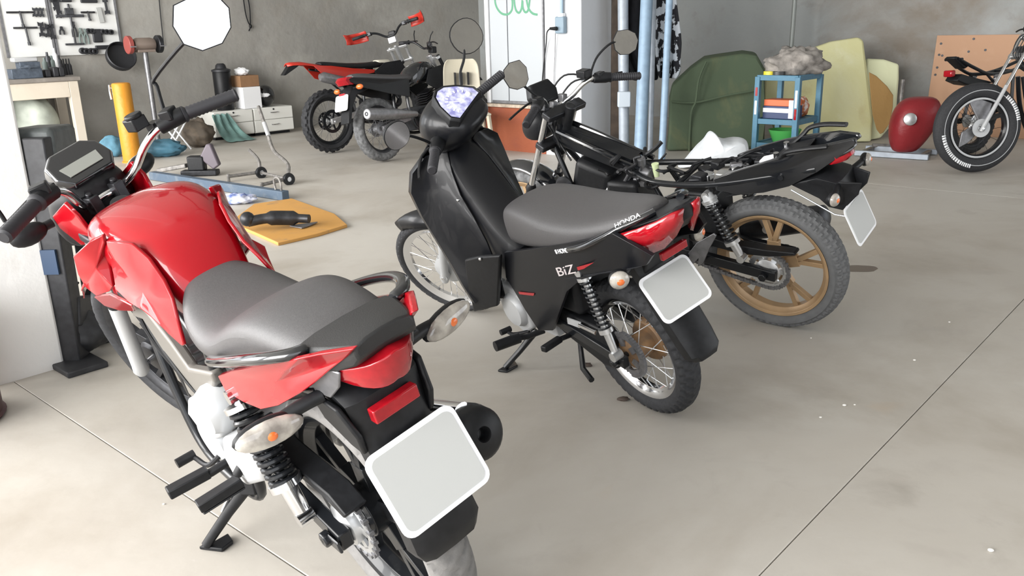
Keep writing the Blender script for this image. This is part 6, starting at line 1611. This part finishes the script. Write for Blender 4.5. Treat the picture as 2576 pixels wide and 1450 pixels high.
tag(base_origin(MB().slab([aty(x, y, 9.12) for x, y in ((2186, 182), (2205, 192), (2232, 218), (2247, 240), (2246, 270), (2238, 310), (2222, 334), (2214, 338), (2205, 326), (2195, 290), (2190, 240))], Vector((.02, .05, 0))).build('brown_board', stained('brown_hardboard', (.4, .24, .09), [((.33, .19, .07), 3, .5, .7, .6)]), bevel=.006)), 'oval brown hardboard tucked into the pale foam slab', 'board')
# thin pole
pb = aty(1985, 170, 10.2)
tag(base_origin(MB().cyl((pb.x, pb.y, .0), (pb.x+.03, pb.y, 3.6), .026, n=12).build('thin_pole', mat('grey_green_pole', (.26, .28, .27), .5, .3))), 'thin grey pole rising behind the blue shelf', 'pole')
# blue shelf
M_blue = stained('blue_steel_paint', (.075, .19, .28), [((.1, .26, .36), 6, .5, .7, .5), ((.2, .22, .22), 12, .66, .8, .5)], rough=.45)
ys = 8.35
xl = aty(1905, 250, ys).x
zt = aty(1905, 190, ys).z; zm = aty(1905, 299, ys).z; RS = -42*D2R
sh = thing('shelf_unit', 'blue steel shelf unit with a carton inside beside the green foam block', 'shelf', (xl, ys, 0), (0, 0, RS))
w = .40; d = .50
for x, y in ((0, 0), (w, 0), (0, d), (w, d)):
    MB().box((x, y, (zt-.01)/2), (.05, .05, zt-.01)).build('post', M_blue, sh, bevel=.004)
for z in (zt, zm, .14):
    MB().box((w/2, d/2, z-.01), (w, d, .012)).build('shelf', M_blue, sh)
    for y in (0, d): MB().box((w/2, y, z-.02), (w, .03, .05)).build('rail', M_blue, sh, bevel=.003)
    for x in (0, w): MB().box((x, d/2, z-.02), (.03, d, .05)).build('rail', M_blue, sh, bevel=.003)
for x, z, h, m in ((-.0, zm+.11, .13, M_white), (0, zm+.26, .08, M_lens_r), (w, zm+.2, .16, M_white), (w, zm+.06, .1, M_lens_r)):
    MB().box((x, -.027, z), (.022, .003, h)).build('sticker', m, sh)
mw = Matrix.Translation((xl, ys, 0)) @ Matrix.Rotation(RS, 4, 'Z')
def shp(x, y, z): return mw @ Vector((x, y, z))
# battery carton on the middle shelf
M_or = mat('orange_print', (.7, .14, .04), .45); M_nv = mat('navy_print', (.02, .04, .12), .45)
bx = thing('battery_carton', 'orange, white and navy carton on the middle shelf', 'box', shp(.19, .16, zm-.003), (0, 0, RS))
MB().box((0, 0, .065), (.31, .2, .12)).build('body', M_nv, bx, bevel=.004)
MB().box((0, -.0, .155), (.3, .19, .06)).build('lid', M_or, bx, bevel=.004)
MB().box((.0, -.102, .085), (.305, .004, .04)).build('white_band', M_white, bx)
MB().box((.13, -.103, .1), (.045, .005, .17)).build('white_stripe', M_white, bx)
it = thing('rag_bag', 'orange and white bag beside the carton on the middle shelf', 'bag', shp(.26, .4, zm-.003), (0, 0, RS))
lump((0, 0, .095), (.085, .085, .1), .2, 2, 31, flat=.0).build('bag', stained('orange_white_bag', (.6, .2, .08), [((.75, .7, .66), 9, .48, .56, 1.0)]), it)
rp = shp(.24, .3, zt)
tag(base_origin(lump(Vector((rp.x, rp.y, zt+.1)), (.27, .2, .15), .35, 2.6, 41, nu=40, nv=22, flat=zt).build('rag_pile', mat('grey_rags', (.26, .24, .22), .9, var=.35, scale=10, bump=.6, bscale=25))), 'grey rag pile heaped on the blue shelf top', 'rags')
for k, (x, c) in enumerate(((.06, (.7, .6, .05)), (.15, (.05, .05, .05)))):
    p = shp(x+.02, .07, zt-.003)
    tag(MB().lathe([(.035, 0), (.06, 0), (.06, .04), (.035, .04), (.035, 0)], (0, 0, 0), Z, 22).build('tape_roll', mat('tape_%d' % k, c, .4), pos=p), ('yellow' if k == 0 else 'black')+' tape roll on the blue shelf top', 'tape')
p = shp(.2, .22, .137)
tag(MB().lathe([(0, 0), (.1, 0), (.15, .12), (.157, .12), (.108, -.0), (0, .004)], (0, 0, 0), Z, 26).build('green_basin', mat('green_plastic', (.07, .35, .08), .4), pos=p), 'green plastic basin on the lowest blue shelf', 'basin')
# white sack
sk = atz(1800, 425)
def pillow(name, label, cat, out, depth, th, m, seed):
    P0 = [aty(x, y, depth) for x, y in out]; P0 = smooth_pts(P0+[P0[0]], 3)[:-1]
    for p in P0: p.z = max(p.z, .006)
    c = sum(P0, Vector())/len(P0); rings = []
    for k, o_ in ((.45, -.5), (.75, -.42), (.93, -.22), (1, 0), (.93, .22), (.75, .42), (.45, .5)):
        rings.append([Vector((c.x+(p.x-c.x)*k, depth+o_*th+.03*mnoise.noise(p*7+Vector((seed, k*3, 0))), max(.004, c.z+(p.z-c.z)*k-.0))) for p in P0])
    return tag(base_origin(MB().loft(rings).build(name, m, sub=1)), label, cat)
pillow('white_sack', 'white woven sack slumped before the green foam block', 'sack', [(1700, 432), (1722, 405), (1748, 375), (1772, 352), (1789, 328), (1802, 342), (1830, 350), (1856, 345), (1878, 352), (1882, 385), (1890, 432), (1800, 436)], sk.y+.1, .5, mat('white_woven_sack', (.66, .69, .72), .7, var=.1, scale=8, bump=.5, bscale=9), 5)
# dolly with red tank
t0 = atz(2150, 392); t1 = atz(2335, 404); dd = (t1-t0).normalized()
fr = thing('steel_dolly', 'low grey steel rail frame under the red tank', 'frame', (t0+t1)/2); o = fr.location.copy(); nn = Vector((-dd.y, dd.x, 0))
for k in (0, .38): MB().beam(t0-o+nn*k+Z*.03, t1-o+nn*k+Z*.03, .05, .05).build('rail', M_galv, fr, bevel=.004)
for s in (0.1, .9): MB().beam(t0.lerp(t1, s)-o+Z*.03, t0.lerp(t1, s)-o+nn*.38+Z*.03, .04, .04).build('cross_bar', M_stand, fr, bevel=.004)
bq = aty(2262, 240, 9.0)
MB().tube(smooth_pts([t0.lerp(t1, .1)-o+nn*.35+Z*.06, t0.lerp(t1, .45)-o+nn*.5+Z*.07, t0.lerp(t1, .62)-o+nn*.7+Z*.25, aty(2268, 280, t0.y+.75)-o, aty(2272, 200, t0.y+.8)-o], 5), .022, 10).build('bent_rail', M_stand, fr)
tk = thing('fuel_tank', 'dark red motorcycle fuel tank standing on end on the steel rails', 'fuel tank', Vector((aty(2296, 395, 7.95).x, 8.02, .055)))
o = tk.location.copy()
prof = [(.0, .1, .07), (.04, .14, .11), (.12, .19, .15), (.24, .235, .175), (.36, .245, .175), (.45, .215, .15), (.5, .16, .1), (.515, .08, .05)]
rings = []
for z, a, b in prof:
    rings.append([Vector((q[0]*a*.86+.22*z-.06, q[1]*b, z)) for q in poly_round(20, 2.6)])
MB().loft(rings).build('shell', stained('faded_red_paint', (.2, .018, .022), [((.13, .012, .016), 4, .5, .7, .7), ((.26, .05, .045), 7, .6, .75, .5)], rough=.35), tk, sub=1)
c = aty(2294, 301, o.y-.2)-o; nrm = Vector((-.25, -1, .15)).normalized()
MB().lathe([(0, .012), (.045, .012), (.056, .004), (.058, -.03), (0, -.03)], Vector((c.x, -.168, c.z)), nrm, 24).build('filler_cap', M_alu, tk)
# plywood board against the wall
pw = [hit(x, y, PR+NR*.03, NR) for x, y in ((2359, 89), (2640, 84))]
tb0, tb1 = [(p-PR).dot(V) for p in pw]; ztop = pw[0].z; zb_ = .0
mb = MB().slab([PR+V*tb0+NR*.14+Z*zb_, PR+V*tb1+NR*.14+Z*zb_, PR+V*tb1+NR*.03+Z*ztop, PR+V*tb0+NR*.03+Z*ztop], NR*.02)
bp_ = tag(base_origin(mb.build('plywood_board', stained('pale_plywood', (.5, .3, .19), [((.43, .26, .16), 1.5, .5, .7, .6), ((.56, .36, .24), 4, .55, .7, .5)], rough=.7, bump=.04), bevel=.003)), 'large pale plywood board leaning on the wall behind the wheel', 'plywood')
for px, py in ((2366, 110), (2362, 138), (2358, 170), (2354, 188), (2370, 140), (2448, 98), (2436, 130), (2478, 126)):
    p = hit(px, py, PR+NR*.08, NR); f = max(0, min(1, p.z/ztop)); p = p+NR*(.055+.11*(1-f)-.055-.0)
    q = PR+V*((p-PR).dot(V))+NR*(.161-.11*f)+Z*p.z
    o_ = MB().cyl(q-bp_.location, q-bp_.location+NR*.004, .013, n=10).build('knot', M_dk, bp_)
# press frame by the pillar
pb = atz(200, 922); pf = thing('press_frame', 'black steel press frame with blue label beside the white pillar', 'press', pb, (0, 0, AU))
def pr(px, py, d=0.0): return aty(px, py, pb.y+d)-pb
Mi = Matrix.Rotation(-AU, 3, 'Z')
def bm(a, b, w, h): return MB().beam(Mi @ a, Mi @ b, w, h)
M_press = mat('press_grey_black', (.035, .036, .04), .5, .2, var=.2)
bm(pr(190, 905, .05), pr(95, 345, .05), .085, .085).build('column', M_press, pf, bevel=.006)
bm(pr(262, 900, .35), pr(205, 560, .35), .06, .07).build('column', M_press, pf, bevel=.006)
MB().box(Mi @ pr(125, 660, -.0), (.06, .012, .1), Mi).build('blue_label', mat('blue_label', (.03, .06, .12), .4), pf)
bm(pr(130, 590, .05), pr(215, 585, .35), .09, .1).build('upper_beam', M_press, pf, bevel=.008)
bm(pr(170, 785, .05), pr(255, 775, .35), .1, .12).build('lower_beam', M_press, pf, bevel=.008)
lump(Mi @ pr(205, 835, .12), (.11, .1, .09), .15, 2, 5).build('counterweight', M_press, pf)
bm(pr(85, 395, .05), pr(150, 380, .3), .16, .22).build('head', mat('grey_green_casting', (.09, .1, .1), .5, .2, var=.2), pf, bevel=.02)
MB().tube([Mi @ pr(172, 735, .1), Mi @ pr(196, 712, .3)], .006, 6).build('wire', M_blk, pf)
for k in (0, .35): MB().box(Mi @ (pr(200 if k == 0 else 262, 918, k)*Vector((1, 1, 0)).length*0+Vector((pr(192 if k == 0 else 262, 905, k).x, pr(192 if k == 0 else 262, 905, k).y, .012))), (.16, .22, .024)).build('foot', M_press, pf, bevel=.005)
# dark drum at the pillar's foot
dr = thing('steel_drum', 'dark red steel drum standing beside the white pillar', 'drum', (-2.02, 2.74, 0))
MB().lathe([(0, 0), (.19, 0), (.2, .012), (.19, .02), (.19, .2), (.197, .21), (.19, .22), (.19, .38), (.2, .39), (.185, .4), (0, .39)], (0, 0, 0), Z, 36).build('body', mat('dark_red_drum', (.07, .022, .025), .5, var=.3, scale=6), dr)
# thin dark flat patch and a few crumbs on the floor
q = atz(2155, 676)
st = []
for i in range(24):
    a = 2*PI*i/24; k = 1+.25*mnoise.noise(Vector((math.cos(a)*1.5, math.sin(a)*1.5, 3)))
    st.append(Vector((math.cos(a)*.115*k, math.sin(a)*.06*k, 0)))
tag(MB().slab(st, Z*.0012).build('dark_patch', mat('dark_patch', (.13, .1, .08), .35), pos=q+Z*.0004), 'dark flat patch on the floor behind the gold rear wheel', 'stain')
M_crumb = mat('pale_crumb', (.8, .78, .74), .8)
for px, py, s in ((2300, 908, .006), (2124, 1022, .007), (2064, 1052, .005), (2150, 1020, .004), (2388, 812, .005), (2492, 1388, .008), (2040, 852, .004), (412, 1270, .004)):
    q = atz(px, py)
    tag(MB().ball((0, 0, s*.5), (s, s*.8, s*.5), 8, 6).build('paint_chip', M_crumb, pos=q), 'tiny pale paint chip on the concrete floor', 'paint chip', 'paint chips on the floor')
for px, py in ((1476, 922), (1568, 1008)):
    q = atz(px, py); tag(base_origin(lump(q+Z*.006, (.022, .012, .008), .4, 2, px, 12, 8, flat=.0005).build('dry_leaf', mat('dry_leaf', (.07, .05, .04), .8))), 'small dark dry leaf on the floor under the black scooter', 'leaf', 'dry leaves on the floor')
